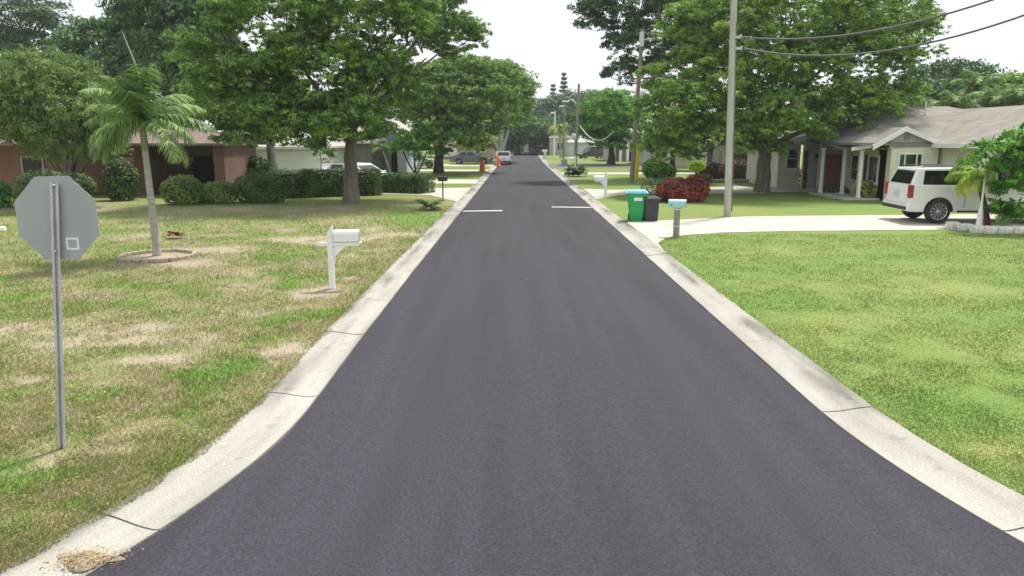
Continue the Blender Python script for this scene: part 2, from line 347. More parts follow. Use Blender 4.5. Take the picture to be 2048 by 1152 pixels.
# road ------------------------------------------------------
L_ = edge_pts(-1, -.02, -1, Y_END); R_ = edge_pts(1, -.02, -1, Y_END)
wob = lambda a, s: (noise2(a[:, 1], a[:, 0], .35, s, 3)-.5)*.045
L_[:, 0] += wob(L_, 3); R_[:, 0] += wob(R_, 4)
V = []; 
for a, b in zip(L_, R_):
    for k in range(7):
        t = k/6; V.append((a[0]*(1-t)+b[0]*t, a[1]*(1-t)+b[1]*t, 0.028*math.sin(math.pi*t)+.004))
n = len(L_); Fq = [(i*7+k, i*7+k+1, (i+1)*7+k+1, (i+1)*7+k) for i in range(n-1) for k in range(6)]
tag(np_mesh('road', np.array(V), np.array(Fq), M['asphalt'], smooth=True), 'freshly laid dark asphalt lane running away between concrete curbs', 'road', kind='structure')
g = MB(); g.add([(-60,-14,-.004), (60,-14,-.004), (60,0.2,-.004), (-60,0.2,-.004)], [(0,1,2,3)])
g.add([(-60,Y_END-.6,.0), (70,Y_END-.6,.0), (70,Y_END+7,.0), (-60,Y_END+7,.0)], [(0,1,2,3)])
tag(g.build('cross_street', M['asphalt']), 'asphalt cross streets at both ends of the lane', 'road', kind='structure')

M['curb'] = col_mat('curb_stained_concrete', rough=.9, bump=.35, bsc=55, var=.16)
# curbs: shallow valley gutter built in cast sections with open joints
def curb(side, name, label):
    A = edge_pts(side, 0, -1, Y_END, 620); B = edge_pts(side, .58, -1, Y_END, 620)
    s = np.r_[0, np.cumsum(np.linalg.norm(np.diff((A+B)/2, axis=0), axis=1))]
    hk = lambda k: float(np.interp(k, [0, .1, .34, .72, .95, 1], [.012, .004, .012, .048, .062, .056]))
    prof = [(0, -.05)]+[(k, hk(k)) for k in np.linspace(0, 1, 15)]+[(1.0, -.05)]; KT = []
    mb = MB(); L = s[-1]; c = 0; secs = []
    while c < L:
        ln = random.uniform(2.4, 3.6); secs.append((c, min(c+ln, L))); c += ln
    for q, (a, b) in enumerate(secs):
        m = max(2, int((b-a)/.07)) if a < 40 else 6
        ss = np.linspace(a+.008, b-.010, m); dz = random.uniform(-.006, .006); dx = random.uniform(-.012, .012); vs = []
        for t in ss:
            ia = np.array([np.interp(t, s, A[:, 0]), np.interp(t, s, A[:, 1])]); ib = np.array([np.interp(t, s, B[:, 0]), np.interp(t, s, B[:, 1])])
            wv = (math.sin(t*3.1+side)+math.sin(t*7.7))*.008 + random.uniform(-.006, .006)
            for k, h in prof:
                kk = k + (dx + wv if k >= .95 else 0)
                p = ia*(1-kk)+ib*kk; vs.append((p[0], p[1], h+dz*(k > 0))); KT.append((k, t, q))
        np_ = len(prof)
        fs = [(i*np_+k, i*np_+k+1, (i+1)*np_+k+1, (i+1)*np_+k)[::side] for i in range(m-1) for k in range(np_-1)]
        fs += [tuple(range(np_))[::-1], tuple(range((m-1)*np_, m*np_))]
        mb.add(vs, fs, False)
    o = mb.build(name, M['curb']); K = np.array(KT); k, t, q = K[:, 0], K[:, 1], K[:, 2]
    band = np.interp(k, [0, .06, .16, .42, .62, .85, 1], [.35, .12, .0, .12, .75, .55, .8])           # grime lies on the upper half, the flow line is washed clean
    st = np.clip((noise2(t*.35, k*1.6, .5, 71+side, 4)-.40)*2.6, 0, 1); sec = (noise2(q*3.3, q*0, 1.0, 5, 1)-.5)*.16
    sp = (noise2(t, k*.58, .07, 75, 2) > .80)*.45
    d = np.clip(band*(.25+.75*st)+st*.34+sp*.6+np.clip((noise2(t, k, 2.5, 77, 2)-.6)*2, 0, .4), 0, 1)
    C = np.array((.395,.38,.345))*(1-d)[:, None]+np.array((.155,.148,.13))*d[:, None]; C = C*(1+sec)[:, None]
    ca = o.data.color_attributes.new('Col', 'FLOAT_COLOR', 'POINT'); ca.data.foreach_set('color', np.hstack([C, np.ones((len(C), 1))]).astype(np.float32).ravel())
    return tag(o, label, 'curb', kind='structure')
curb(-1, 'curb_left', 'weathered concrete gutter curb along the left side of the road')
curb(1, 'curb_right', 'pale concrete gutter curb along the right side of the road')

# lawns -----------------------------------------------------
def gauss(x, y, spots):
    t = np.zeros_like(x)
    for (u, v, ru, rv, a) in spots:
        p = P(u, v); sx = ru*p.y/F; sy = max(rv*p.y*p.y/(F*HC), .12)
        t += a*np.exp(-(((x-p.x)/sx)**2+((y-p.y)/sy)**2))
    return t
green_L = [(215,790,50,16,1.3), (335,828,60,14,1.2), (490,730,32,14,1.1), (140,1010,50,16,1.2), (20,930,40,14,1), (400,750,70,16,.6), (590,510,60,30,.7),
           (310,600,90,16,.6), (600,560,60,18,.8), (640,640,50,16,.6), (560,640,60,12,.5), (820,430,70,12,.9), (100,580,70,25,.4), (330,680,160,30,.4), (860,440,50,12,.7), (500,560,60,10,.4)]
dirt_L = [(580,480,90,10,1.1), (430,530,60,8,.9), (540,590,90,22,1.0), (300,720,90,10,1.0), (60,760,80,14,.9), (220,900,60,14,.9), (400,735,60,12,.7), (620,600,40,20,.8), (470,500,60,8,.7), (590,690,40,20,.6),
          (700,480,60,8,.5), (120,690,70,8,.5), (700,520,50,10,.5), (90,930,40,10,.8), (760,470,60,10,.6), (250,1000,80,14,.3)]
dry_R = [(1560,500,80,12,.8), (1700,640,120,20,.6), (1860,580,110,14,.7), (1980,700,90,30,.4), (1640,570,70,20,.3), (1990,900,40,8,1.6), (1800,760,90,20,.4), (1480,560,60,20,.3), (1700,480,200,6,.5)]
green_R = [(1950,820,120,40,.5), (1750,520,180,14,.5), (1600,610,70,30,.5), (1900,640,160,20,.4), (1420,500,60,10,.5), (1500,490,100,6,.8)]
def lawn_cols(x, y, side, blades=False):
    n1 = noise2(x, y, 3.5, 1, 4); n2 = noise2(x, y*1.0, .8, 2, 4); n3 = noise2(x, y, .22, 5, 3)
    def mixc(a, b, t): t = np.clip(t, 0, 1)[:, None]; return np.array(a)*(1-t)+np.array(b)*t
    if side < 0:
        far = np.clip((y-30)/12, 0, 1)
        gr = gauss(x, y, green_L) + (n1-.5)*1.6 + (n2-.5)*2.4 + (n3-.5)*1.8
        dt = gauss(x, y, dirt_L)*1.1 + (noise2(x, y, 1.1, 14, 4)-.54)*2.8 + (.5-n1)*1.4 + (n3-.5)*1.2
        c = mixc((.325,.30,.165), (.205,.255,.080), gr*1.0+.38)
        c = c*(1-np.clip(gr-.55, 0, .8)[:, None]) + np.array((.17,.30,.06))*np.clip(gr-.55, 0, .8)[:, None]
        d = np.clip(dt*1.3-.1, 0, 1)*(1-.75*far); d = d*(1-np.clip(gr-.4, 0, 1))
        c = c*(1-d[:, None]) + np.array((.40,.345,.26) if not blades else (.40,.335,.21))*d[:, None]
        return c*.9*(1-far[:, None]) + mixc((.19,.21,.06), (.12,.205,.035), (n1-.5)*2.5+.5)*far[:, None], d
    gr = gauss(x, y, green_R) + (n1-.5)*1.5 + (n2-.5)*.8 + (n3-.5)*.8; dr = gauss(x, y, dry_R) + (noise2(x, y, 2.2, 9, 3)-.5)*1.0 + (n3-.5)*.5
    near = np.clip((26-y)/2, 0, 1)
    c = mixc((.225,.27,.080), (.165,.26,.066), gr*.7+.5)
    c = c*(1-np.clip(dr*.7, 0, .8)[:, None]) + np.array((.37,.34,.14))*np.clip(dr*.7, 0, .8)[:, None]
    ex = np.clip((noise2(x, y, 1.6, 12, 3)-.52)*4, 0, 1)*.5*(1-near)
    c = c*(1-ex[:, None]) + np.array((.27,.24,.10))*ex[:, None]
    return c*np.array((.86, .92, .88)), np.clip(dr-.7, 0, 1)*.5
def lawn(side, name, label):
    rows = edge_pts(side, .575, -1, 420, 520)
    rows = rows[rows[:, 1] < Y_END-1]
    k = np.r_[0, np.cumsum(.05*1.028**np.arange(210))]; k = k/k[-1]*90
    n, m = len(rows), len(k)
    X = rows[:, 0][:, None] + side*k[None, :]; Y = np.repeat(rows[:, 1][:, None], m, 1)
    x, y = X.ravel(), Y.ravel()
    edge = np.repeat(k[None, :], n, 0).ravel()
    x = x + (edge == 0)*side*((noise2(y, x, .3, 21+side, 3)-.5)*.16)
    z = ZG - .004 + (noise2(x, y, .5, 6, 3)-.5)*.035*np.clip(edge/.4, 0, 1)*np.clip((40-y)/20, .0, 1) + np.clip(edge-.1, 0, .3)*.03
    c, d = lawn_cols(x, y, side); z -= d*.008
    I = (np.arange(n-1)[:, None]*m + np.arange(m-1)[None, :]).ravel()
    Fq = np.c_[I, I+1, I+m+1, I+m][:, ::side]
    return tag(np_mesh(name, np.c_[x, y, z], Fq, M_lawn, cols=c*.92, smooth=True), label, 'lawn', kind='structure')
M_lawn = col_mat('lawn_ground', var=.28, bsc=28); M_blade = col_mat('grass_blades', bump=0, var=.15, bsc=9, trans=.4)
lawn(-1, 'lawn_left', 'patchy half-dry lawn with bare sand left of the road')
lawn(1, 'lawn_right', 'mown green lawn with yellowed patches right of the road')
# far lawn closing the street
g = MB(); g.add([(-60,Y_END+7.3,.05), (70,Y_END+7.3,.05), (90,400,.05), (-90,400,.05)], [(0,1,2,3)])
tag(g.build('lawn_far', mat('far_lawn_grass', (.13,.22,.035), (.18,.22,.05), sc=.3, rough=1)), 'green lawn across the far end of the street', 'lawn', kind='structure')

# grass blades near the camera ------------------------------
def blades(side, name, label, N=150000):
    y = 4.2*np.exp(rng.random(N)*math.log((35 if side < 0 else 26)/4.2)); span = y*.72+1.0
    xe = (xli(y) if side < 0 else xri(y)) + side*(.60-.14*noise2(y, y*0, .35, 61+side, 3))
    tt = rng.random(N)**1.15; tt = np.where(rng.random(N) < .13, 1+.9*rng.random(N)**2, tt); x = xe + side*tt*(np.maximum(span-np.abs(xe), .8)+1.2)
    if side > 0:
        keep = y < 23.2 + 0*x; x, y = x[keep], y[keep]
    c, d = lawn_cols(x, y, side, True); keep = (rng.random(len(x)) > d*(.93 if side < 0 else .5)) & ((side > 0) | (rng.random(len(x)) > (y-16)/19)); x, y, c, d = x[keep], y[keep], c[keep], d[keep]
    n = len(x); s = .6+.045*y                      # coarser with distance
    tuft = noise2(x, y, .35, 31, 2)
    h = (.018+.030*rng.random(n)*(.5+tuft))*s*(1.15 if side < 0 else .62); wd = .0055*s*(.6+rng.random(n)*.8)
    a = rng.random(n)*2*math.pi; ln = (rng.random(n)*.9+.2)*h; b = rng.random(n)*2*math.pi
    z0 = ZG-.008+np.clip(np.abs(x-((xli(y) if side < 0 else xri(y))))-.68, 0, .3)*.03
    v0 = np.c_[x-np.cos(a)*wd, y-np.sin(a)*wd, z0]; v1 = np.c_[x+np.cos(a)*wd, y+np.sin(a)*wd, z0]; v2 = np.c_[x+np.cos(b)*ln, y+np.sin(b)*ln, z0+h]
    V = np.stack([v0, v1, v2], 1).reshape(-1, 3)
    jit = ((.75+.6*rng.random(n)) if side < 0 else (.92+.2*rng.random(n)))[:, None]; yel = (rng.random(n) < (.16 if side < 0 else .05))[:, None]
    c = np.where(yel, c*np.array((1.5, 1.25, 1.3)), c)*jit; C = np.repeat(c, 3, 0)
    return tag(np_mesh(name, V, np.arange(3*n).reshape(-1, 3), M_blade, cols=C), label, 'grass', kind='stuff')
blades(-1, 'grass', 'short uneven grass blades on the patchy left lawn', 300000)
blades(1, 'grass', 'short mown grass blades on the green right lawn', 220000)

# driveways and painted lines -------------------------------
def sheet(name, pts, m, z, label, cat='driveway'):
    g = MB(); g.prism([(p[0], p[1], z-.05) for p in pts], (0, 0, .05)); return tag(g.build(name, m), label, cat, kind='structure')
def px(*uv): return [P(u, v, ZG) for u, v in uv]
ZD = ZG+.022
near_c = [(x, y) for x, y in [(4.02,19.6), (4.15,21.2), (4.6,22.3), (5.4,23.0), (6.6,23.6), (9,24.0), (13,24.3), (17,24.4), (30,24.5), (30,29.6), (17,29.3), (9,28.6), (4.6,26.8), (4.08,26.6)]]
sheet('driveway', near_c, M['drive'], ZD, 'wide pale concrete driveway where the white sport utility vehicle is parked')
sheet('driveway', [(4.12,36.8), (5.6,39.5), (9,40.3), (14,41.5), (22,44), (40,47), (40,53), (22,50), (14,46.6), (9,44.2), (5.6,43.6), (4.2,44.5)], M['drive'], ZD, 'pale concrete driveway behind the red shrub on the right')
sheet('driveway', [(4.2,62), (30,64.5), (30,67.5), (4.2,65.5)], M['drive'], ZD, 'narrow concrete driveway beyond the tilted utility pole')
sheet('driveway', [(3.95,75), (40,77), (40,84), (4.1,86.5)], M['asphalt_old'], ZD, 'grey asphalt side driveway opening on the far right')
sheet('driveway', [(-2.55,35.2), (-4.3,39.5), (-16,43), (-16,47), (-6,44.5), (-2.48,45.6)], M['drive'], ZD, 'concrete driveway beside the black mailbox on the left')
sheet('driveway', [(-2.42,49.5), (-25,51.5), (-25,55.5), (-2.4,54.5)], M['drive'], ZD, 'concrete driveway in front of the white sedan on the left')
sheet('driveway', [(-2.25,68.0), (-30,69.3), (-30,74), (-2.2,71.8)], M['drive'], ZD, 'concrete driveway beside the orange traffic drum')
sheet('driveway', [(-2.1,80.5), (-30,81.5), (-30,88), (-2.0,87.5)], M['drive'], ZD, 'concrete driveway under the grey sedan')
def line(name, x0, x1, y, wd, label):
    g = MB(); t = lambda x: .028*math.sin(math.pi*(x+2.1)/5.65)+.009; xs = np.linspace(x0, x1, 9)
    g.add([(x, y-wd/2, t(x)) for x in xs]+[(x, y+wd/2, t(x)) for x in xs], [(i, i+1, i+10, i+9) for i in range(8)])
    return tag(g.build(name, M['paint_line']), label, 'road marking', kind='structure')
line('road_marking', -2.05, -.4, 31.3, .34, 'white painted bar across the left half of the road')
line('road_marking', 1.75, 3.5, 33.0, .34, 'white painted bar across the right half of the road')

# ------------------------------------------------------------------ foliage
def leaves(name, C, Nrm, size, m, parent, aspect=.42, droop=.35, jitter=.7, core=None):
    """C centres (n,3), Nrm outward directions; rhombic leaves"""
    n = len(C); size = size*(.65+.7*rng.random(n))
    nn = Nrm + rng.normal(size=(n, 3))*jitter; nn[:, 2] += .35; nn /= np.linalg.norm(nn, axis=1)[:, None]+1e-9
    t = Nrm + rng.normal(size=(n, 3))*.8; t[:, 2] -= droop; t -= nn*np.sum(t*nn, 1)[:, None]; t /= np.linalg.norm(t, axis=1)[:, None]+1e-9
    b = np.cross(nn, t); s = size[:, None]
    v = np.stack([C-t*s*.5, C+b*s*aspect*.5-t*s*.08, C+t*s*.5-nn*s*.12, C-b*s*aspect*.5-t*s*.08], 1).reshape(-1, 3)
    return np_mesh(name, v, np.arange(4*n).reshape(-1, 4), m, parent)
def unit(n):
    v = rng.normal(size=(n, 3)); return v/np.linalg.norm(v, axis=1)[:, None]
def crown_points(lobes, n_puff, puff_r, n_spray, n_leaf, spray_r, flat=.6, under=.55, shell=(.55, 1.05)):
    vol = np.array([l[3]*l[4]+l[3]*l[5]+l[4]*l[5] for l in lobes]); vol = vol/vol.sum()
    idx = rng.choice(len(lobes), n_puff, p=vol); L = np.array(lobes)[idx]
    d = unit(n_puff); lowmask = (d[:, 2] < -.25) & (rng.random(n_puff) < under); d[lowmask, 2] *= -1
    rr = shell[0] + (shell[1]-shell[0])*rng.random(n_puff)**.55
    pc = L[:, :3] + d*L[:, 3:6]*rr[:, None]
    out = d/L[:, 3:6]; out /= np.linalg.norm(out, axis=1)[:, None]
    pr = puff_r*(.6+.8*rng.random(n_puff))
    # sprays on each puff
    k = n_puff*n_spray; sd_ = unit(k); po = np.repeat(out, n_spray, 0); sd_ = sd_ + po*.55; sd_[:, 2] += .25; sd_ /= np.linalg.norm(sd_, axis=1)[:, None]
    sp = np.repeat(pc, n_spray, 0) + sd_*np.array((1, 1, flat))*np.repeat(pr, n_spray)[:, None]*(.55+.5*rng.random(k))[:, None]
    # leaves in each spray
    q = k*n_leaf; lp = np.repeat(sp, n_leaf, 0) + unit(q)*np.array((1, 1, .55))*spray_r*rng.random(q)[:, None]**.5
    return lp, np.repeat(sd_, n_leaf, 0), pc, pr
def limb(mb, a, b, r0, r1, sag=.15, seg=7, wig=.06):
    a, b = Vector(a), Vector(b); L = (b-a).length; pts = []; rs = []
    o1 = Vector(rng.normal(size=3))*L*wig; n = 6
    for i in range(n):
        t = i/(n-1); p = a.lerp(b, t) + o1*math.sin(math.pi*t) + Vector((0, 0, -sag*L*math.sin(math.pi*t)*.5)); pts.append(p); rs.append(r0*(1-t)+r1*t)
    mb.tube(pts, rs, seg, cap=False); return pts
def tree(label, base, trunk_h, trunk_r, lobes, m, bark, n_puff=120, puff_r=.8, n_spray=14, n_leaf=7, leaf=.2, spray_r=.28, group=None,
         name='shade_tree', lean=(0, 0), flare=1.6, limbs=40, fork=None, flat=.6, under=.55, shell=(.55, 1.05), aspect=.42, droop=.35):
    flat = flat*.8; puff_r = puff_r*1.1
    base = Vector(base); root = empty(name, base, label=label, cat='tree', group=group)
    lob = [(l[0]-base.x, l[1]-base.y, l[2]-base.z, l[3], l[4], l[5]) for l in lobes]
    lp, ln, pc, pr = crown_points(lob, n_puff, puff_r, n_spray, n_leaf, spray_r, flat, under, shell)
    if base.z+lp[:, 2].min() < .5:
        k = lp[:, 2] > .45; lp, ln = lp[k], ln[k]
    leaves('crown', lp, ln, leaf, m, root, aspect, droop)
    mb = MB(); top = Vector((lean[0], lean[1], trunk_h)); pts = [Vector((0, 0, -.1))]; rs = [trunk_r*flare]
    for i in range(1, 8):
        t = i/7; pts.append(Vector((lean[0]*t+random.uniform(-.06, .06)*trunk_r*3, lean[1]*t, trunk_h*t))); rs.append(trunk_r*(1+(flare-1)*math.exp(-t*6))*(1-.25*t))
    mb.tube(pts, rs, 12)
    cz = [Vector(l[:3]) for l in lob]
    main = []
    for l in cz:
        d = l-top; e = top + d*.75
        if d.length > .4: main.append(limb(mb, top-Vector((0, 0, .25*trunk_h*random.random()*.5)), e, trunk_r*.42, trunk_r*.10, -.1))
    for i in rng.choice(len(pc), min(limbs, len(pc)), replace=False):
        p = Vector(pc[i]); cand = [q for mline in main for q in mline[1:]] or [top]
        q = min(cand, key=lambda c: (c-p).length + max(0, c.z-p.z)); limb(mb, q, p, trunk_r*.16, trunk_r*.04, .1, 5, .08)
    mb.build('trunk', bark, root)
    return root
def LB(u, v, Y, ru, rv, rd=None):
    """a crown lobe: centre seen at (u, v) at distance Y, radii in px of the photo, rd depth radius in m"""
    c = at(u, v, Y); k = Y/F; return (c.x, c.y, c.z, ru*k, rd if rd else ru*k*.8, rv*k)

# --- left side trees
b = P(702, 404)
tree('large broad shade tree with thick grey-brown trunk beside the long hedge, left of the road', b, 3.6, .33,
     [LB(480,270,33.5,50,24,1.6), LB(600,262,33,90,32,2.2), LB(700,255,33,60,28,2), LB(640,150,35,150,90,4), LB(560,60,35,130,90,4.5), LB(740,60,35.5,140,100,4.5), LB(850,40,38,80,60,3), LB(690,-60,36,240,90,5), LB(500,190,34,90,70,3), LB(560,235,33.5,90,40,2.5), LB(680,235,33,90,45,2.5), LB(760,190,36,80,70,3), LB(900,75,38,55,28,1.6), LB(935,60,38,36,18,1.0), LB(450,130,34,70,80,3), LB(1000,-85,36,66,36,1.8)],  # last lobe is out of view, added to cast shade on the road
     G['a'], M['bark'], 950, .60, 17, 15, .15, .17, name='shade_tree', lean=(.15, .1), limbs=70, flare=1.35, shell=(.35, 1.02))
b = P(878, 346)
tree('spreading tree with dark forked trunk overhanging the left curb near the orange drums', b, 2.6, .42,
     [LB(880,235,63,70,45,4), LB(840,180,64,60,50,4), LB(930,180,64,80,60,4.5), LB(900,275,62,60,26,3), LB(975,210,66,62,55,4), LB(990,160,68,50,32,3)],
     G['a'], M['bark_dark'], 560, .8, 15, 12, .23, .26, name='forked_tree', limbs=60, flare=1.3)
b = at(1003, 318, 92); b.z = ZG
root = tree('tall rounded roadside tree with pale forked limbs, beyond the white car parked on the road', b, 5, .35,
     [LB(1010,175,92,44,42,4), LB(1035,200,94,22,40,3), LB(990,212,90,34,22,3), LB(1020,228,96,30,16,3)],
     G['a'], M['bark_pale'], 200, 1.1, 12, 6, .42, .5, name='roadside_tree', limbs=30)
mb = MB()
for e in ((-1.5, 3.6), (.9, 3.9), (.1, 4.8)): mb.tube([(0, -.2, 1.0), (e[0]*.4, -.4, 2.2), (e[0], -.6, e[1])], [.24, .17, .10], 7)
mb.build('pale_limbs', mat('bleached_limb', (.55,.53,.50), (.45,.43,.40), rough=.8), root)
b = P(140, 392)
root = tree('round-topped weeping tree with several pale stems behind the grey traffic sign', b, 2.4, .20,
     [LB(100,190,33,110,75,2.6), LB(60,235,32.5,70,55,2.2), LB(165,235,32.5,60,60,2.0), LB(110,270,32,70,45,1.8), LB(-10,200,33,60,70,2.2), LB(205,280,33,30,50,1.0)],
     G['weep'], M['bark'], 900, .42, 16, 9, .14, .20, name='weeping_tree', limbs=60, aspect=.3, droop=1.6, shell=(.35, 1.0), flat=1.0)
mb = MB()
for dx, dy in ((-1.5, .2), (-.7, -.4), (.6, -.3), (1.5, .3), (.2, .8)): mb.tube([(dx*.12, dy*.1, -.05), (dx*.35, dy*.4, 1.1), (dx*.9, dy, 2.4), (dx*1.5, dy*1.5, 3.3)], [.14, .11, .09, .05], 7)
mb.build('stems', M['bark'], root)
b = at(255, 345, 62); b.z = ZG
tree('tall dark green tree rising behind the brown house, left of the palm top', b, 6, .5,
     [LB(215,110,62,70,55,4), LB(280,160,60,70,70,4), LB(190,190,61,60,60,4), LB(300,80,64,70,50,4)],
     G['mid'], M['bark_dark'], 420, 1.0, 13, 7, .38, .5, name='background_tree', limbs=20)
b = at(390, 345, 58); b.z = ZG
tree('tallest deep green tree behind the brown house, between palm and shade tree', b, 6, .5,
     [LB(370,50,58,90,80,4.5), LB(320,20,59,70,60,4), LB(400,150,56,80,80,4.5), LB(440,-20,58,80,60,4), LB(330,190,57,70,60,3)],
     G['mid'], M['bark_dark'], 560, 1.0, 13, 7, .36, .5, name='background_tree', limbs=20)
b = at(20, 345, 72); b.z = ZG
tree('hazy blue-green tree with ragged sparse branches at the top left', b, 8, .5,
     [LB(10,40,72,80,50,4), LB(60,30,73,60,36,3), LB(-40,110,72,80,60,4), LB(30,110,73,50,40,3), LB(95,45,74,26,14,1.5), LB(60,85,73,50,18,2)],
     G['blue'], M['bark_dark'], 210, .9, 11, 6, .36, .5, name='background_tree', limbs=50, shell=(.3, 1.05))
b = P(478, 366); b.y += 4
tree('tree with dark straight trunk beside the brown house wall, behind the hedge', b, 5, .30,
     [LB(470,230,46,60,45,2.5), LB(440,190,46,50,60,2.5)], G['b'], M['bark_dark'], 110, .8, 12, 7, .26, .34, name='garden_tree', limbs=20)
b = at(549, 352, 47); b.z = ZG
tree('slender pale-trunked tree in front of the white garage door', b, 5.5, .26,
     [LB(560,160,47,50,50,2.5), LB(600,220,46,40,36,2)], G['b'], M['bark_pale'], 90, .8, 12, 7, .26, .34, name='garden_tree', limbs=20, lean=(-.3, 0))
b = P(645, 385)
tree('young staked sapling with thin reddish stem in front of the hedge', b, 2.2, .035,
     [LB(645,300,39,22,30,.5)], G['b'], mat('reddish_stem', (.30,.13,.08), rough=.8), 16, .22, 9, 7, .14, .12, name='sapling', limbs=8, flare=1.1)
b = P(832, 350)
root = tree('small bushy tree with three slanting stems beside the white sedan', b, .3, .07,
     [LB(830,290,60,42,28,1.6), LB(805,300,60,24,22,1.2), LB(860,275,61,26,24,1.2), LB(850,310,60,22,16,1.0)], G['bright'], M['bark_dark'], 80, .5, 12, 7, .20, .26, name='multi_stem_tree', limbs=12, flare=1.0)
mb = MB()
for dx in (-1.0, -.15, .95): mb.tube([(0, 0, 0), (dx*.5, 0, .8), (dx, 0, 1.9)], [.09, .075, .06], 6)
mb.build('stem', M['bark_dark'], root)
b = at(955, 318, 100); b.z = ZG
tree('small yellow-green tree above the grey sedan', b, 2, .15, [LB(955,285,100,34,15,2), LB(985,292,99,16,12,1.5)], G['yell'], M['bark'], 50, .8, 10, 6, .4, .4, name='small_tree', limbs=8)

# --- right side trees
b = P(1523, 384)
tree('large spreading shade tree with straight dark trunk on the lawn by the beige house', b, 2.7, .42,
     [LB(1400,190,41,120,80,4.5), LB(1500,120,42,140,100,5), LB(1640,150,43,150,90,5), LB(1740,110,43,110,80,4.5), LB(1580,10,43,200,80,5.5), LB(1760,20,44,100,60,4.5),
      LB(1340,285,38.5,55,26,2), LB(1420,280,39.5,95,40,3), LB(1500,275,39,60,30,2), LB(1560,262,40,80,34,3), LB(1560,220,40,110,45,3.2), LB(1680,225,41,100,50,3.5), LB(1350,230,40,80,60,3.2), LB(1780,200,44,60,36,2.6), LB(1420,60,42,90,70,4)],
     G['b'], M['bark'], 1150, .66, 17, 15, .16, .18, name='shade_tree', limbs=70, flare=1.15, shell=(.35, 1.02))
b = P(1437, 358)
tree('tall dark-leaved tree with clumps hanging over the road, behind the nearer right shade tree', b, 6, .45,
     [LB(1240,20,56,60,36,2.5), LB(1190,25,56,34,30,1.8), LB(1245,90,56,40,34,2), LB(1250,145,56,36,24,1.8), LB(1320,40,56,60,60,3.5), LB(1215,-20,56,50,30,2.5), LB(1360,140,57,70,70,4), LB(1420,20,57,120,80,5)],
     G['dk'], M['bark_pale'], 560, .6, 14, 12, .20, .24, name='tall_tree', limbs=70, shell=(.4, 1.05), droop=.9)
b = at(1222, 318, 86); b.z = ZG
tree('dense dome-shaped bright green tree left of the tilted utility pole', b, 3.5, .35,
     [LB(1218,228,86,52,42,4), LB(1195,252,85,38,34,3.5), LB(1245,250,86,36,40,3.5), LB(1180,240,85,24,30,2.5), LB(1225,275,84,36,24,3), LB(1250,215,88,30,28,3)],
     G['bright'], M['bark_dark'], 380, .8, 14, 12, .26, .4, name='dome_tree', limbs=20, shell=(.6, 1.02))
for (u, v, Y, ru, rv, lab, mm) in ((1100, 245, 150, 38, 46, 'dull green far tree standing left of the two thin poles', 'blue'),
     (1140, 225, 160, 40, 36, 'greyish far tree behind the street lamp arm', 'blue'), (1070, 250, 165, 22, 36, 'pale hazy far tree beside the end of the street', 'blue'),
     (1180, 215, 150, 26, 26, 'grey-green far tree peeping over the dome-shaped tree', 'blue'), (1035, 250, 140, 22, 44, 'dark far tree where the left tree row ends', 'dk'),
     (1000, 262, 150, 34, 34, 'dark far tree behind the bare pale limbs', 'dk'), (1092, 262, 140, 28, 20, 'low rounded green tree beside the end of the road', 'mid')):
    b = at(u, 310, Y); b.z = ZG
    tree(lab, b, 5, .4, [LB(u, v, Y, ru, rv, 5), LB(u-ru*.6, v+rv*.5, Y-2, ru*.5, rv*.5, 3), LB(u+ru*.5, v+rv*.4, Y-2, ru*.6, rv*.6, 3)], G[mm], M['bark_dark'], 80, 1.6, 11, 5, .8, .9, name='distant_tree', limbs=10, group='distant trees at the end of the street')
def norfolk(u, vtop, Y, label):
    b = at(u, 300, Y); b.z = ZG; H = at(u, vtop, Y).z; root = empty('norfolk_pine', b, label=label, cat='tree', group='distant trees at the end of the street')
    mb = MB(); mb.tube([(0, 0, 0), (0, 0, H)], [.35, .05], 6); mb.build('trunk', M['bark_dark'], root)
    C = []
    z = H*.45
    while z < H:
        r = (H-z)*.16+.35
        for k in range(7):
            a = 2*math.pi*(k+random.random()*.4)/7
            for t in np.linspace(.15, 1, 7): C += [(math.cos(a)*r*t+random.uniform(-.15, .15), math.sin(a)*r*t+random.uniform(-.15, .15), z+.25*t+random.uniform(-.12, .12)) for _ in range(3)]
        z += .9
    C = np.array(C); N_ = np.c_[C[:, :2], np.full(len(C), .3)]; N_ /= np.linalg.norm(N_, axis=1)[:, None]
    leaves('crown', C, N_, .7, G['pine'], root, .4)
norfolk(1126, 150, 170, 'taller layered pine top rising above the far trees')
norfolk(1105, 170, 185, 'shorter thin pine top left of the taller pine')
b = at(1880, 330, 62); b.z = ZG
tree('dark rounded tree behind the beige house roof, right of the large shade tree', b, 5, .4,
     [LB(1880,165,62,52,30,4), LB(1860,200,60,60,30,4), LB(1925,160,64,30,22,3), LB(1830,215,58,40,40,3)], G['dk'], M['bark_dark'], 150, 1.0, 12, 6, .36, .5, name='background_tree', limbs=20)
b = at(2035, 330, 58); b.z = ZG
tree('green tree at the right edge behind the house roof', b, 5, .4, [LB(2040,195,58,50,36,3), LB(2090,190,58,60,50,4), LB(1990,215,58,40,24,3)], G['b'], M['bark_dark'], 120, .9, 12, 6, .34, .45, name='background_tree', limbs=16)
b = at(1725, 330, 66); b.z = ZG
tree('pale green tree glimpsed between shade tree and house roof', b, 4, .35, [LB(1780,225,62,60,30,4), LB(1700,230,62,70,40,4)], G['b'], M['bark_dark'], 100, 1.0, 11, 6, .36, .5, name='background_tree', limbs=16)
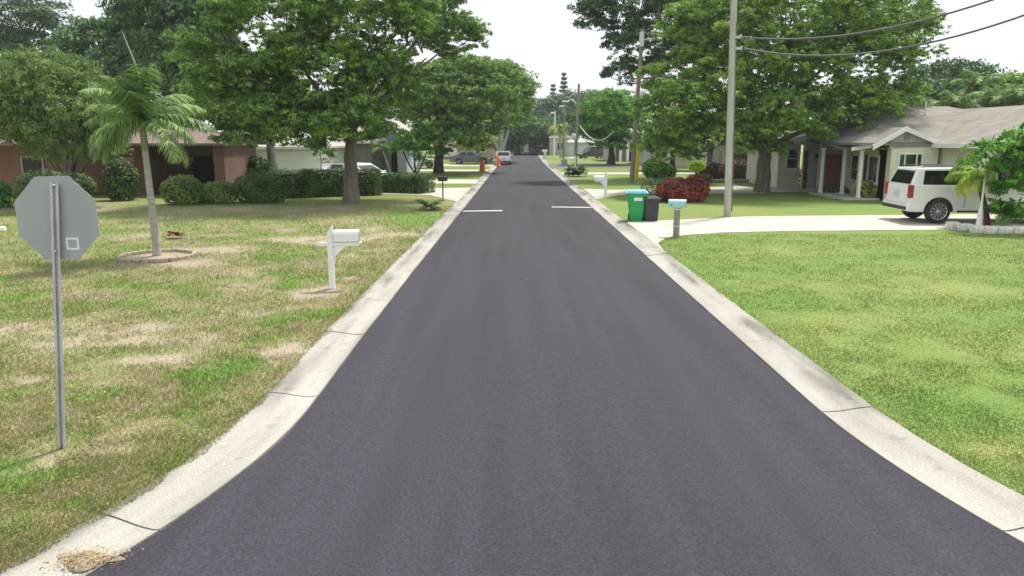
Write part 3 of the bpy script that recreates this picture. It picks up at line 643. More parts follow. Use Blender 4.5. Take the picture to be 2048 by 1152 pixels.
for (u, v, Y, ru, rv, lab) in ((1345, 300, 70, 50, 30, 'dark low tree behind the bright green bush'), (1480, 300, 62, 70, 28, 'dark low tree in the deep shade behind the utility pole')):
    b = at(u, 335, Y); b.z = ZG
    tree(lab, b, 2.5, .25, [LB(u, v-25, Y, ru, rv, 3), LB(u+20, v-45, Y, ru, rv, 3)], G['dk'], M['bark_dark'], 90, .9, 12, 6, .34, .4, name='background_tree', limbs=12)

# --- far left filler behind the houses
for (u, v, Y, ru, rv, lab) in ((560, 250, 75, 90, 50, 'green tree behind the white garage house'), (760, 235, 95, 80, 50, 'green tree behind the pale blue house'), (900, 262, 120, 60, 34, 'green tree far behind the grey sedan')):
    b = at(u, 320, Y); b.z = ZG
    tree(lab, b, 3.5, .3, [LB(u, v, Y, ru, rv, 4), LB(u-ru*.5, v-rv*.4, Y+1, ru*.7, rv*.8, 4), LB(u+ru*.4, v-rv*.5, Y, ru*.7, rv*.8, 4)], G['b'], M['bark_dark'], 120, 1.3, 11, 6, .5, .6, name='background_tree', limbs=12)

# --- palms
def frond(mb_pts, faces, base, az, el, L, droop, nleaf=34, ll=.5, lw=.035, hang=.5, twist=0):
    """adds one pinnate frond: rachis curve plus leaflets"""
    d = Vector((math.cos(az), math.sin(az), 0)); p = Vector(base); pts = []; e = el
    n = 14
    for i in range(n+1):
        pts.append(p.copy()); e -= droop/n*(.5+i/n); p = p + (d*math.cos(e)+Vector((0, 0, math.sin(e))))*L/n
    side = Vector((-d.y, d.x, 0))
    for i in range(nleaf):
        t = (i+1.5)/(nleaf+1)*n; k = min(int(t), n-1); f = t-k; q = pts[k].lerp(pts[k+1], f); tan = (pts[k+1]-pts[k]).normalized(); tt = t/n
        l = ll*math.sin(math.pi*min(1, .15+tt*.85))**.6*random.uniform(.8, 1.1)
        up = side.cross(tan)
        for s in (-1, 1):
            dr = (side*s*.85 + tan*.55 + up*random.uniform(-.35, .75) - Vector((0, 0, hang*random.uniform(.6, 1.3)))).normalized()
            w_ = tan*lw*.5; m_ = q+dr*l*.5+Vector((0, 0, .04*l)); tip = q+dr*l-Vector((0, 0, hang*l*.35))
            nn = len(mb_pts); mb_pts += [q-w_, q+w_, m_+w_, m_-w_, m_-w_, m_+w_, tip+w_*.2, tip-w_*.2]
            faces += [(nn, nn+1, nn+2, nn+3), (nn+4, nn+5, nn+6, nn+7)]
    return pts
def palm(name, label, base, h, r, lean, nf, L, ll, m_leaf, bark, el=(.1, 1.3), droop=1.6, hang=.5, shaft=None, lw=.035, spear=False, old=None, group=None, nleaf=34):
    base = Vector(base); root = empty(name, base, label=label, cat='palm', group=group)
    mb = MB(); pts = [Vector((lean[0]*(i/8)**1.3, lean[1]*i/8, h*i/8-.05)) for i in range(9)]; mb.tube(pts, [r*(1.5 if i == 0 else 1.15-.3*i/8) for i in range(9)], 12); mb.build('trunk', bark, root)
    top = pts[-1]
    if shaft: mb = MB(); mb.tube([top-Vector((0,0,.05)), top+Vector((0, 0, shaft*.5)), top+Vector((0, 0, shaft))], [r*1.05, r*.95, r*.45], 10); mb.build('crownshaft', shaft_mat, root); top = top+Vector((0, 0, shaft*.9))
    perm = list(range(nf)); random.Random(3).shuffle(perm)
    for i in range(nf):
        e = el[0]+(el[1]-el[0])*((perm[i]+.5)/nf); az = i*2.399+random.uniform(-.15, .15)
        V_, F_ = [], []; rach = frond(V_, F_, top, az, e, L*random.uniform(.85, 1.08), droop*random.uniform(.8, 1.2), nleaf, ll, lw, hang)
        mb = MB(); mb.add(V_, F_); mb.tube(rach, [.022*(1-j/16) for j in range(len(rach))], 4, cap=False)
        mm = old if (old and e < el[0]+.25*(el[1]-el[0])) else m_leaf
        mb.build('frond', mm, root)
    if spear: mb = MB(); mb.tube([top, top+Vector((.0, 0, .9)), top+Vector((-.06, 0, 1.4)), top+Vector((-.28, 0, 2.05))], [.03, .025, .02, .008], 5); mb.build('spear_leaf', M['bark_pale'], root)
    return root
shaft_mat = mat('green_crownshaft', (.20,.26,.10), (.15,.20,.08), rough=.5)
b = P(315, 515)
palm('palm_tree', 'feather palm with slim grey trunk in a ring-edged bed on the left lawn', b, 2.75, .085, (-.06, 0), 26, 1.75, .44, G['palm'], M['palm_bark'], (-.35, 1.52), 1.35, .45, .75, .034, True, nleaf=56)
# ring bed round the palm
root = empty('palm_bed', b+Vector((0, 0, .0)), label='round bed edged with scalloped tan blocks at the foot of the palm', cat='garden bed')
mb = MB()
for k in range(26):
    a = 2*math.pi*k/26; mb.box((.86*math.cos(a), .86*math.sin(a), .045), (.10, .19, .10), a)
mb.build('edging', M['edging'], root, bevel=.02)
mb = MB(); mb.lathe([(.81, .01), (.5, .035), (.02, .05)], seg=26); mb.build('soil', mat('sandy_soil', (.40,.33,.26), (.28,.22,.17), sc=9, rough=1, bump=.6), root)

# palms behind the beige house
i = 0
for (u, v, Y, lab) in ((1905, 205, 52, 'leftmost bushy palm behind the house roof'), (1950, 165, 55, 'tallest palm crown behind the house roof'), (1985, 200, 53, 'broad palm crown behind the roof, second from the right edge'), (2030, 195, 52, 'palm crown behind the roof at the right edge of the photo'), (1860, 215, 54, 'small palm crown beside the roof vent pipe')):
    t = at(u, v, Y); base = Vector((t.x, t.y, ZG))
    palm('backyard_palm', lab, base, t.z-ZG-.3, .13, (0, 0), 17, 2.3, .75, G['palm'], M['palm_bark'], (-.4, 1.35), 1.6, .5, None, .10, old=G['yell'], group='palms behind the beige house', nleaf=26)
# coconut palm far right-centre
t = at(1122, 256, 112); palm('coconut_palm', 'thin-trunked palm with drooping yellowish fronds beside the far street lamp', (t.x, t.y, ZG), t.z, .14, (-.3, 0), 12, 2.1, .6, G['yell'], M['palm_bark'], (-.5, 1.0), 1.8, .9, lw=.14, nleaf=16)
t = at(770, 285, 58); palm('slender_palm', 'slender small palm in front of the pale blue house', (t.x+.4, t.y, ZG), t.z-.3, .06, (-.7, 0), 10, 1.1, .4, G['palm'], M['palm_bark'], (-.2, 1.2), 1.5, .5, lw=.06, nleaf=18)

# --- bushes and hedges
def bush(name, label, base, ells, m, size=.09, dens=420, core=True, cat='bush', group=None, jitter=.6, aspect=.5, coremat=None):
    """ells: list of (dx, dy, z, rx, ry, rz)"""
    base = Vector(base); root = empty(name, base, label=label, cat=cat, group=group); CC = []; NN = []
    for (x, y, z, rx, ry, rz) in ells:
        n = int(dens*(rx*ry+rx*rz+ry*rz)*4); d = unit(n); k = 1+.10*(noise2(d[:, 0]*rx*3+x, d[:, 1]*ry*3+d[:, 2]*rz*3+y, .6, 41, 2)-.5)*2
        c = np.array((x, y, z))+d*np.array((rx, ry, rz))*(k*(.86+.18*rng.random(n)))[:, None]
        q = c[:, 2] > .02; CC.append(c[q]); NN.append(d[q])
    leaves('foliage', np.vstack(CC), np.vstack(NN), size, m, root, aspect, .2, jitter)
    if core:  # solid filler core, not twigs; blocks the view through the leaves
        mb = MB()
        for (x, y, z, rx, ry, rz) in ells:
            prof = [(math.sin(a)*.80, -math.cos(a)*.80) for a in np.linspace(.05, math.pi-.05, 9)]; n0 = len(mb.v); mb.lathe(prof, seg=12)
            for j in range(n0, len(mb.v)): p = mb.v[j]; mb.v[j] = (x+p[0]*rx, y+p[1]*ry, max(.02, z+p[2]*rz))
        mb.build('filler_core', coremat or M['core'], root)
    return root
M['core'] = mat('dark_filler_core', (.025,.035,.012), (.015,.02,.01), rough=1)  # dark colour stands for the shade deep between the leaves
def boxhedge(name, label, pts, wd, h, m, size=.10, dens=330, group=None):
    """clipped hedge following pts (x, y)"""
    base = Vector((pts[0][0], pts[0][1], ZG)); root = empty(name, base, label=label, cat='hedge', group=group); CC = []; NN = []; mb = MB()
    for a, b_ in zip(pts[:-1], pts[1:]):
        a = Vector((a[0]-base.x, a[1]-base.y, 0)); b_ = Vector((b_[0]-base.x, b_[1]-base.y, 0)); d = (b_-a); L = d.length; d.normalize(); s = Vector((-d.y, d.x, 0))
        n = int(dens*L*(2*h+wd)*1.5); t = rng.random(n)*(L+wd*.4)-wd*.2; q = rng.random(n)*(2*h+wd); lat = np.where(q < h, -wd/2, np.where(q < h+wd, q-h-wd/2, wd/2)); zz = np.where(q < h, q, np.where(q < h+wd, h, 2*h+wd-q))
        rnd = 1-.18*np.clip((zz-h*.75)/(h*.25), 0, 1)**2; lump = (noise2(t, lat*2+zz*1.3, .5, 51, 3)-.5)*.22
        nx = np.where(zz > h*.98, 0, np.sign(lat)); nz_ = np.where(zz > h*.98, 1, .2)
        lat2 = lat*rnd+nx*lump+rng.normal(size=n)*.03; z2 = zz+(zz > h*.9)*lump+rng.normal(size=n)*.025-.10*h*np.clip(np.abs(lat)/(wd/2)-.6, 0, 1)
        CC.append(np.c_[a.x+d.x*t+s.x*lat2, a.y+d.y*t+s.y*lat2, np.maximum(z2, .03)]); NN.append(np.c_[s.x*nx, s.y*nx, nz_])
        for e, sg in ((a-d*wd*.2, -1), (b_+d*wd*.2, 1)):
            n = int(dens*wd*h*1.2); l2 = (rng.random(n)-.5)*wd*.9; z3 = rng.random(n)*h*.97; CC.append(np.c_[e.x+s.x*l2+d.x*rng.normal(size=n)*.05, e.y+s.y*l2+d.y*rng.normal(size=n)*.05, z3]); NN.append(np.tile([d.x*sg, d.y*sg, .2], (n, 1)))
        c = (a+b_)/2; mb.box((c.x, c.y, h*.45), (L, wd*.78, h*.88), math.atan2(d.y, d.x))
    NN = np.vstack(NN).astype(float); NN /= np.linalg.norm(NN, axis=1)[:, None]
    leaves('foliage', np.vstack(CC), NN, size, m, root, .5, .1, .6); mb.build('filler_core', M['core'], root); return root  # hedge leaves hide the same solid dark filler core
def bpx(u, v, *a): return P(u, v)
def ell(wpx, hpx, Y, dx=0, z=None, ry=None): k = Y/F; rx = wpx*k/2; rz = hpx*k/2; return (dx*k, 0, rz*.85 if z is None else z, rx, ry or rx*.8, rz)
p = P(367, 409); Y = p.y
bush('round_bush', 'large ball-shaped clipped bush in front of the brown house entrance', p, [ell(82, 64, Y)], G['bush'], .085, 520, group='clipped bushes along the left hedge')
p = P(440, 407)
bush('round_bush', 'low rounded bush right beside the ball-shaped one', p, [ell(75, 50, Y), ell(50, 44, Y, -34)], G['bush'], .085, 520, group='clipped bushes along the left hedge')
p = P(512, 405)
bush('round_bush', 'dark rounded bush at the near end of the long hedge', p, [ell(90, 66, Y), ell(60, 50, Y, 38)], G['hedge'], .085, 520, group='clipped bushes along the left hedge')
a_, b_ = P(540, 399), P(685, 390)
boxhedge('hedge', 'long dark clipped hedge running from the rounded bushes to the shade tree', [(a_.x, a_.y+1), ((a_.x+b_.x)/2, 38.5), (b_.x+.3, 39.5), (b_.x+1.6, 40)], 1.5, 1.32, G['hedge'])
a_, b_ = P(755, 387), P(855, 389)
boxhedge('hedge', 'shorter boxy hedge between the shade tree and the black mailbox', [(a_.x, a_.y+1.2), (b_.x-.3, b_.y+1.0)], 1.5, 1.0, G['hedge'])
p = P(40, 408)
bush('round_bush', 'wide dark bush low against the salmon wall', p+Vector((0, 2, 0)), [ell(110, 66, 36), ell(80, 60, 36, 60)], G['hedge'], .10, 330)
p = P(5, 415)
bush('leafy_shrub', 'leafy light green shrub at the left edge of the photo', p, [ell(60, 60, 32, -5)], G['bright'], .14, 260)
p = P(225, 404)
bush('leafy_shrub', 'dark shrub under the weeping tree by the brown wall', p+Vector((0, 1, 0)), [ell(70, 90, 36)], G['hedge'], .13, 260)
p = P(530, 345); p = at(515, 345, 43); p.z = ZG
bush('leafy_shrub', 'dark tropical shrub in front of the white garage', p, [(0, 0, 1.0, .9, .8, .95)], G['dk'], .3, 60)
p = P(182, 400)
p = P(1362, 404)
bush('red_shrub', 'dense red-brown croton shrub behind the bins', p, [ell(78, 52, 35, -12), ell(62, 58, 35, 26), (0, .2, .35, 1.1, .8, .45)], G['croton'], .12, 420, coremat=mat('dark_red_core', (.03,.012,.01), rough=1))
p = P(1318, 390)
bush('loose_shrub', 'loose grey-green shrub with open twigs between bins and yellow guard', p, [ell(84, 40, 38, 4), ell(50, 34, 38, 34, .55)], G['loose'], .12, 120, core=False)
mb = MB()
for k in range(14): a = k*2.4; mb.tube([(0, 0, 0), (math.cos(a)*.5, math.sin(a)*.4, .6), (math.cos(a)*1.1, math.sin(a)*.8, .95+.2*math.sin(k))], [.025, .018, .008], 4)
mb.build('twigs', M['bark'], col.objects.get('loose_shrub'))
p = at(1310, 356, 49); p.z = ZG
bush('leafy_shrub', 'bright green leafy shrub just right of the yellow guard', p, [ell(52, 40, 49, 0, 1.0), ell(40, 30, 49, 22, .8)], G['bright'], .22, 150)
# topiary
p = at(1392, 356, 47.5); p.z = ZG; root = bush('topiary_tree', 'lime-yellow ball topiary on a short stem', p, [ell(36, 22, 47.5, 0, 1.25), ], G['lime'], .07, 600, cat='topiary', coremat=mat('lime_core', (.10,.14,.01), rough=1))
mb = MB(); mb.tube([(0, 0, 0), (0, 0, 1.1)], .05, 6); mb.build('stem', M['bark_dark'], root)
p = at(1403, 360, 49); p.z = ZG; bush('leafy_shrub', 'small dark green shrub below the lime topiary', p, [ell(46, 24, 49)], G['hedge'], .10, 300)
p = at(1565, 352, 53); p.z = ZG
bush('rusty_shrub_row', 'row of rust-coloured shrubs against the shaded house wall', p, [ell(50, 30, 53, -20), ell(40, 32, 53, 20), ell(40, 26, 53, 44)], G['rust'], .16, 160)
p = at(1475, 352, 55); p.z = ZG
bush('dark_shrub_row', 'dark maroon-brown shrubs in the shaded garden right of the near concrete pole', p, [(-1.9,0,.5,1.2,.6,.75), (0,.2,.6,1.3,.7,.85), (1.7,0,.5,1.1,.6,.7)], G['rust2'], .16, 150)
p = P(1672, 374); bush('flower_shrub', 'dark shrub with crimson flowers beside the front walk', p, [ell(50, 34, 44), (.5, .2, .5, .5, .4, .4)], G['hedge'], .13, 260)
p2 = at(1680, 366, 43.2); bush('flower_cluster', 'crimson flower heads on the dark shrub by the front walk', (p2.x, p2.y, ZG+.35), [(0, 0, .25, .38, .25, .2)], leaf_mat('crimson_petals', (.18,.01,.02), (.35,.02,.03), (.5,.05,.06), .1), .10, 160, core=False, cat='flowers')
p = P(1640, 378); bush('leafy_shrub', 'yellow-green spiky plant at the left end of the front bed', p, [ell(28, 34, 44)], G['yell'], .26, 60, core=False)
p = P(1738, 398); bush('leafy_shrub', 'yellow-green shrub just behind the vehicle tailgate', p, [ell(56, 42, 36, -2), ell(40, 34, 36, 20), ell(30, 22, 35, 4, .2)], G['yell'], .14, 280)
p = at(1735, 345, 39); p.z = ZG; bush('leafy_shrub', 'thin green shrub in front of the porch post', p, [(0, 0, 1.2, .9, .5, .7)], G['bright'], .15, 90, core=False)
p = P(1700, 388); bush('leafy_shrub', 'low green ground shrub below the porch', p, [(0, 0, .2, 1.6, 1.0, .28)], G['hedge'], .14, 140)
# cycad
def rosette(name, label, base, n, L, ll, m, cat='plant', el=(.2, 1.1), droop=1.3, lw=.03, hang=.2, nleaf=20):
    root = empty(name, base, label=label, cat=cat); V_, F_ = [], []
    for i in range(n): frond(V_, F_, (0, 0, .12), i*2.399, random.uniform(*el), L*random.uniform(.8, 1.1), droop, nleaf, ll, lw, hang)
    mb = MB(); mb.add(V_, F_); mb.build('fronds', m, root); return root
rosette('cycad', 'small dark cycad on the grass by the right curb', at(1151, 353, 60)*1 if False else P(1151, 353), 26, 1.15, .35, G['hedge'], lw=.10, el=(.5, 1.45))
rosette('weed_clump', 'dark arching weed clump near the left curb under the tree', P(858, 420), 14, .75, .22, G['hedge'], lw=.04)
rosette('weed_clump', 'small brownish weed tuft on the left lawn near the palm', P(350, 478), 10, .30, .10, G['rust'], lw=.03, el=(.4, 1.3))

# ------------------------------------------------------------------ street furniture
# grey traffic sign seen from behind
b = P(127, 897); b.z = ZG-.02
root = empty('traffic_sign', b, rz=0, label='octagonal sign seen from behind on a galvanised channel post, leaning slightly', cat='traffic sign')
post = MB(); U = [(-.038,0), (-.038,.006), (-.018,.006), (-.018,.032), (.018,.032), (.018,.006), (.038,.006), (.038,0), (.012,0), (.012,.026), (-.012,.026), (-.012,0)]
top = at(112, 366, b.y+.03); ln = top-Vector((b.x, b.y, b.z)); ext = Vector((ln.x+.0, .03, ln.z))
post.prism([(x, -.034+y, 0) for x, y in [(-.038,0), (-.038,.006), (-.020,.006), (-.020,.03), (.020,.03), (.020,.006), (.038,.006), (.038,0), (.014,0), (.014,.024), (-.014,.024), (-.014,0)]], ext)
post.build('post', M['galv'], root)
mb = MB()
for k in range(58):
    t = (k+.6)/60; c = ext*t; mb.lathe([(.0045, 0), (.0001, -.0012)], (c.x, c.y-.0155+.0035-.0, c.z), 'Y', 6)
mb.build('post_hole', M['opening_shade'], root)['kind'] = 'stuff'
Y0 = .02; rr = .412
cen = at(116, 436, b.y+.05)-b; tilt = math.atan2(ext.x, ext.z)
oc = [(cen.x+rr*math.cos(R(22.5+45*k)+.03)*.97, ext.y*cen.z/ext.z+.008, cen.z+rr*math.sin(R(22.5+45*k)+.03)) for k in range(8)]
mb = MB(); mb.prism(oc, (0, .004, 0)); mb.build('sign_plate', M['alum'], root)
sc_ = at(146, 487, b.y+.04)-b; yb = ext.y*cen.z/ext.z+.006
mb = MB(); mb.box((sc_.x, yb, sc_.z), (.118, .002, .112)); mb.build('sticker', M['white'], root)
mb = MB(); mb.box((sc_.x, yb-.002, sc_.z), (.080, .001, .074)); mb.build('sticker_panel', mat('grey_sticker', (.42,.44,.45), rough=.5), root)
for zz in (cen.z+.30, cen.z-.30):
    mb = MB(); mb.lathe([(.0001, -.012), (.010, -.011), (.011, 0), (.011, .01)], (ext.x*zz/ext.z, ext.y*zz/ext.z-.034, zz), 'Y', 8); mb.build('bolt', M['alloy'], root)

# mailboxes
def arch_box(mb, cx, y0, y1, z, w_, h_, axis='Y'):
    pts = [(-w_/2, 0), (w_/2, 0), (w_/2, h_*.55)] + [(w_/2*math.cos(a), h_*.55+h_*.45*math.sin(a)) for a in np.linspace(.25, math.pi-.25, 7)] + [(-w_/2, h_*.55)]
    if axis == 'Y': mb.prism([(cx+x, y0, z+q) for x, q in pts], (0, y1-y0, 0))
    else: mb.prism([(y0, cx+x, z+q) for x, q in pts][::-1], (y1-y0, 0, 0))
b = P(665, 577)
root = empty('mailbox', b, rz=R(6), label='white mailbox on a white wooden post with angled brace, on the patchy left lawn', cat='mailbox')
mb = MB(); mb.prism([(-.055,-.05,0), (.055,-.05,0), (.055,-.05,1.20), (-.055,-.05,1.13)], (0, .10, 0)); mb.prism([(-.055,-.05,1.131), (.055,-.05,1.201), (.052,-.05,1.27)], (0, .10, 0)); mb.build('post', M['white'], root, bevel=.006)
mb = MB(); mb.prism([(-.27,-.047,.86), (.56,-.047,.86), (.62,-.047,.93), (-.20,-.047,.93)], (0, .094, 0)); mb.build('crossbar', M['white'], root, bevel=.004)
mb = MB(); mb.prism([(.056,-.04,.62), (.056,-.04,.857), (.30,-.04,.857)], (0, .08, 0)); mb.build('brace', M['white'], root)
mb = MB(); arch_box(mb, 0, .075, .57, .955, .17, .225, 'X'); mb.build('box', M['white'], root, bevel=.006)
mb = MB(); arch_box(mb, 0, .572, .582, .953, .176, .23, 'X'); mb.build('door', M['galv'], root)
mb = MB(); mb.lathe([(.0001, -.054), (.018, -.052), (.018, -.05)], (.06, 0, .84), 'Y', 8); mb.build('bolt', M['galv'], root)

def black_mailbox(b):
    root = empty('mailbox', b, label='small black mailbox on a thin black post by the left driveway', cat='mailbox')
    mb = MB(); mb.box((0, 0, .45), (.06, .06, .90)); mb.build('post', M['black'], root)
    mb = MB(); arch_box(mb, 0, -.24, .24, .90, .17, .22, 'X'); mb.build('box', M['black'], root, bevel=.01)
    mb = MB(); mb.box((0, 0, .885), (.40, .12, .03)); mb.build('bracket', M['black'], root)
black_mailbox(P(886, 398))
b = P(1352, 474)
root = empty('mailbox', b, rz=R(-14), label='pale aqua mailbox on a grey wooden post by the concrete driveway', cat='mailbox')
mb = MB(); mb.lathe([(.10, 0), (.095, .30), (.092, .60), (.088, .86)], seg=12); mb.add([(0,0,0)], []); mb.build('post', M['wood_grey'], root)
mb = MB(); mb.lathe([(.101, .32), (.101, .345)], seg=14); mb.build('band', M['trim'], root); mb = MB(); mb.lathe([(.094, .82), (.094, .85), (.001, .86)], seg=14); mb.build('cap', M['trim'], root)
mb = MB(); mb.box((0, 0, .875), (.24, .16, .03)); mb.build('bracket', M['galv'], root)
mb = MB(); arch_box(mb, 0, -.27, .25, .892, .22, .25, 'X'); mb.build('box', M['teal'], root, bevel=.02)
mb = MB(); arch_box(mb, 0, .252, .264, .89, .226, .255, 'X'); mb.build('door', M['galv'], root)
mb = MB(); mb.box((-.17, -.112, .98), (.05, .004, .03)); mb.build('latch', M['black'], root)
def white_mailbox(b, label, s=1.0, group=None, face=1):
    root = empty('mailbox', b, label=label, cat='mailbox')
    mb = MB(); mb.box((0, 0, .60*s), (.13*s, .12*s, 1.2*s)); mb.box((0, 0, 1.22*s), (.10*s, .09*s, .05*s)); mb.build('post', M['white'], root, bevel=.01)
    mb = MB(); arch_box(mb, 0, -.60*s*face, -.07*s*face, .84*s, .2*s, .24*s, 'X'); mb.build('box', M['white'], root)
    mb = MB(); mb.box((-.28*s*face, 0, .80*s), (.50*s, .10*s, .06*s)); mb.build('crossbar', M['white'], root)
    mb = MB(); mb.prism([(-.07*s*face, -.04, .50*s), (-.07*s*face, -.04, .77*s), (-.28*s*face, -.04, .77*s)], (0, .08, 0)); mb.build('brace', M['white'], root)
white_mailbox(P(1211, 394), 'white mailbox and post left of the green bin')
white_mailbox(P(1150, 337), 'distant white mailbox above the small cycad')
b = P(1128, 329); root = empty('utility_box', b, label='low pale green utility box on the far right lawn', cat='utility box'); mb = MB(); mb.box((0, 0, .28), (.7, .5, .56)); mb.build('cabinet', mat('pale_green_paint', (.50,.58,.42), rough=.6), root, bevel=.03); mb = MB(); mb.box((0, 0, .58), (.74, .54, .05)); mb.build('lid', M['trim'], root)
b = P(1090, 318); root = empty('mailbox', b, label='cream mailbox pillar at the far right curb end', cat='mailbox'); mb = MB(); mb.box((0, 0, .5), (.4, .4, 1.0)); mb.build('pillar', M['trim'], root); mb = MB(); mb.box((-.05, 0, 1.15), (.75, .4, .3)); mb.build('box', M['white'], root, bevel=.05)
b = P(1075, 306); root = empty('marker_post', b, label='white marker post where the road meets the far lawn', cat='post'); mb = MB(); mb.box((0, 0, .65), (.3, .3, 1.3)); mb.build('shaft', M['trim'], root); mb = MB(); mb.box((0, 0, 1.33), (.4, .4, .1)); mb.build('cap', M['white'], root)

# bins
b = P(1272, 441)
root = empty('wheelie_bin', b, rz=R(-6), label='tall green wheeled bin with pale blue lid at the driveway edge', cat='bin')
def binbody(w0, d0, w1, d1, h):
    m_ = MB(); vs = []
    for (w_, d_, z) in ((w0*.96, d0*.96, .0), (w0, d0, .04), (w0+(w1-w0)*.35, d0+(d1-d0)*.35, h*.35), (w1*.93, d1*.93, h*.86), (w1, d1, h*.9), (w1*1.03, d1*1.03, h)):
        r_ = .06; 
        for (sx, sy) in ((1,1), (-1,1), (-1,-1), (1,-1)):
            for a in ((0, 45, 90) if sx*sy > 0 else (90, 45, 0)):
                vs.append((sx*(w_/2-r_+r_*math.cos(R(a))), sy*(d_/2-r_+r_*math.sin(R(a))), z))
    n = 12; k = len(vs)//n
    m_.add(vs, [(i*n+j, i*n+(j+1) % n, (i+1)*n+(j+1) % n, (i+1)*n+j) for i in range(k-1) for j in range(n)]+[tuple(range(n))[::-1], tuple(range((k-1)*n, k*n))]); return m_
mb = binbody(.46, .50, .70, .74, .99); mb.build('body', M['bin_green'], root)
mb = MB(); mb.prism([(-.40,-.43,.995), (.40,-.43,.995), (.40,.42,1.02), (-.40,.42,1.02)], (0, 0, .045)); mb.prism([(-.33,-.36,1.041), (.33,-.36,1.041), (.33,.34,1.066), (-.33,.34,1.066)], (0, 0, .045)); mb.build('lid', M['bin_blue'], root, bevel=.02)
mb = MB(); mb.box((.04, -.345, .80), (.30, .006, .12), M=Matrix.Rotation(R(-4), 4, 'X') @ Matrix.Identity(4)); mb.build('sticker', M['white'], root).location = (0, -.058, -.02)
mb = MB(); mb.tube([(-.26, .42, .93), (.26, .42, .93)], .018, 6); mb.build('handle', M['bin_green'], root)
for s in (-1, 1): mb = MB(); mb.lathe([(.001, -.03), (.12, -.03), (.12, .03), (.001, .03)], (s*.25, .27, .12), 'X', 14); mb.build('wheel', M['rubber'], root)
b = P(1300, 443)
root = empty('wheelie_bin', b+Vector((.02, .1, 0)), rz=R(4), label='shorter charcoal bin standing right of the green bin', cat='bin')
mb = binbody(.46, .46, .55, .55, .80); mb.build('body', M['bin_black'], root)
mb = MB(); mb.prism([(-.31,-.31,.80), (.31,-.31,.80), (.31,.31,.83), (-.31,.31,.83)], (0, 0, .04)); mb.prism([(-.25,-.25,.84), (.25,-.25,.84), (.25,.25,.86), (-.25,.25,.86)], (0, 0, .04)); mb.build('lid', M['bin_black'], root, bevel=.015)
mb = MB(); mb.tube([(-.2, .32, .76), (.2, .32, .76)], .016, 6); mb.build('handle', M['black'], root)
for s in (-1, 1): mb = MB(); mb.lathe([(.001, -.025), (.10, -.025), (.10, .025), (.001, .025)], (s*.21, .24, .10), 'X', 12); mb.build('wheel', M['rubber'], root)

# poles
def pole(name, label, base, top, r0, r1, m, cat='utility pole'):
    root = empty(name, base, label=label, cat=cat); t = Vector(top)-Vector(base); mb = MB(); mb.tube([(0, 0, -.1)]+[t*k/4 for k in range(1, 5)], [r0]+[r0+(r1-r0)*k/4 for k in range(1, 5)], 10); mb.build('shaft', m, root); return root, t
b = P(1455, 433); tp = at(1470, -70, b.y)
r1_, t1 = pole('utility_pole', 'tall pale concrete utility pole at the edge of the driveway', b, tp, .145, .11, M['concrete_pole'])
att = [at(1471, 74, b.y-.1), at(1472, 97, b.y-.1)]
for a in att:
    q = a-Vector(b); mb = MB(); mb.box((q.x+.08, q.y, q.z), (.22, .08, .10)); mb.lathe([(.03, -.06), (.05, -.02), (.03, .02), (.05, .06), (.02, .09)], (q.x+.20, q.y, q.z), 'Z', 8); mb.build('insulator', M['galv'], r1_)
mb = MB(); mb.tube([(t1.x*.02+.13, -.10, .2), (t1.x*.5+.115, -.10, t1.z*.5), (t1.x*.78+.105, -.09, t1.z*.78)], .018, 6); mb.build('ground_wire', M['wire'], r1_)
def cable(name, label, a, c, sag, r, m=None, n=24, group=None):
    a, c = Vector(a), Vector(c); mb = MB(); pts = []
    for i in range(n+1): t = i/n; pts.append(a.lerp(c, t)-a+Vector((0, 0, -4*sag*t*(1-t))))
    mb.tube(pts, r, 6, cap=False); o = mb.build(name, m or M['wire'], None, loc=a); return tag(o, label, 'cable', group)
cable('power_line', 'upper cable running from the near concrete pole to the top right', (att[0].x+.2, att[0].y, att[0].z), at(2300, -130, 20), .85, .03, group='cables on the near concrete pole')
cable('power_line', 'lower cable running from the near concrete pole to the right edge', (att[1].x+.3, att[1].y, att[1].z), at(2300, -75, 20), 1.0, .03, group='cables on the near concrete pole')
ep = at(2300, -130, 20)
pole('utility_pole', 'utility pole beyond the right edge holding the far ends of the two overhead cables', (ep.x, 20.0, ZG), (ep.x+.1, 20.0, ep.z+.6), .15, .11, M['concrete_pole'])
b = P(1263, 366); tp = at(1285, 58, b.y)
r2_, t2 = pole('utility_pole', 'leaning weathered utility pole with a yellow guard at its foot', b, tp, .17, .12, M['wood_pole'])
mb = MB(); c = t2*.93; mb.tube([c, c+Vector((.75, 0, .12))], .03, 6); mb.build('arm', M['galv'], r2_)
mb = MB(); c = t2*.985; mb.box((c.x-.05, c.y-.15, c.z-.5), (.25, .25, .9)); mb.build('top_bracket', M['trim'], r2_)
mb = MB(); c = t2*.58; mb.lathe([(.02,-.25), (.16,-.22), (.18,.2), (.10,.28), (.001,.30)], (c.x+.25, c.y-.2, c.z), 'Z', 12); mb.build('fixture', M['trim'], r2_)
g0 = P(1273, 360); g1 = at(1276, 287, g0.y)
root = empty('guy_guard', g0, label='bright yellow plastic guard on the guy wire beside the leaning pole', cat='wire guard'); d = g1-g0
mb = MB(); mb.tube([(-.03, 0, 0), d*.5, d], [.16, .15, .13], 10); mb.build('guard', M['yellow'], root)
mb = MB(); mb.tube([d, Vector(t2*.9)+Vector(b)-g0], .02, 5); mb.build('guy_wire', M['wire'], root)
b3 = P(1150, 332); tp = at(1158, 168, b3.y)
r3_, t3 = pole('utility_pole', 'weathered pole carrying the curved street lamp arm', b3, tp, .20, .13, M['wood_pole'])
mb = MB(); c = t3*.74; L0 = at(1133, 203, b3.y)-b3; mb.tube([c, (c+L0)*.5+Vector((0, 0, .45)), L0], .05, 6); mb.build('lamp_arm', M['galv'], r3_)
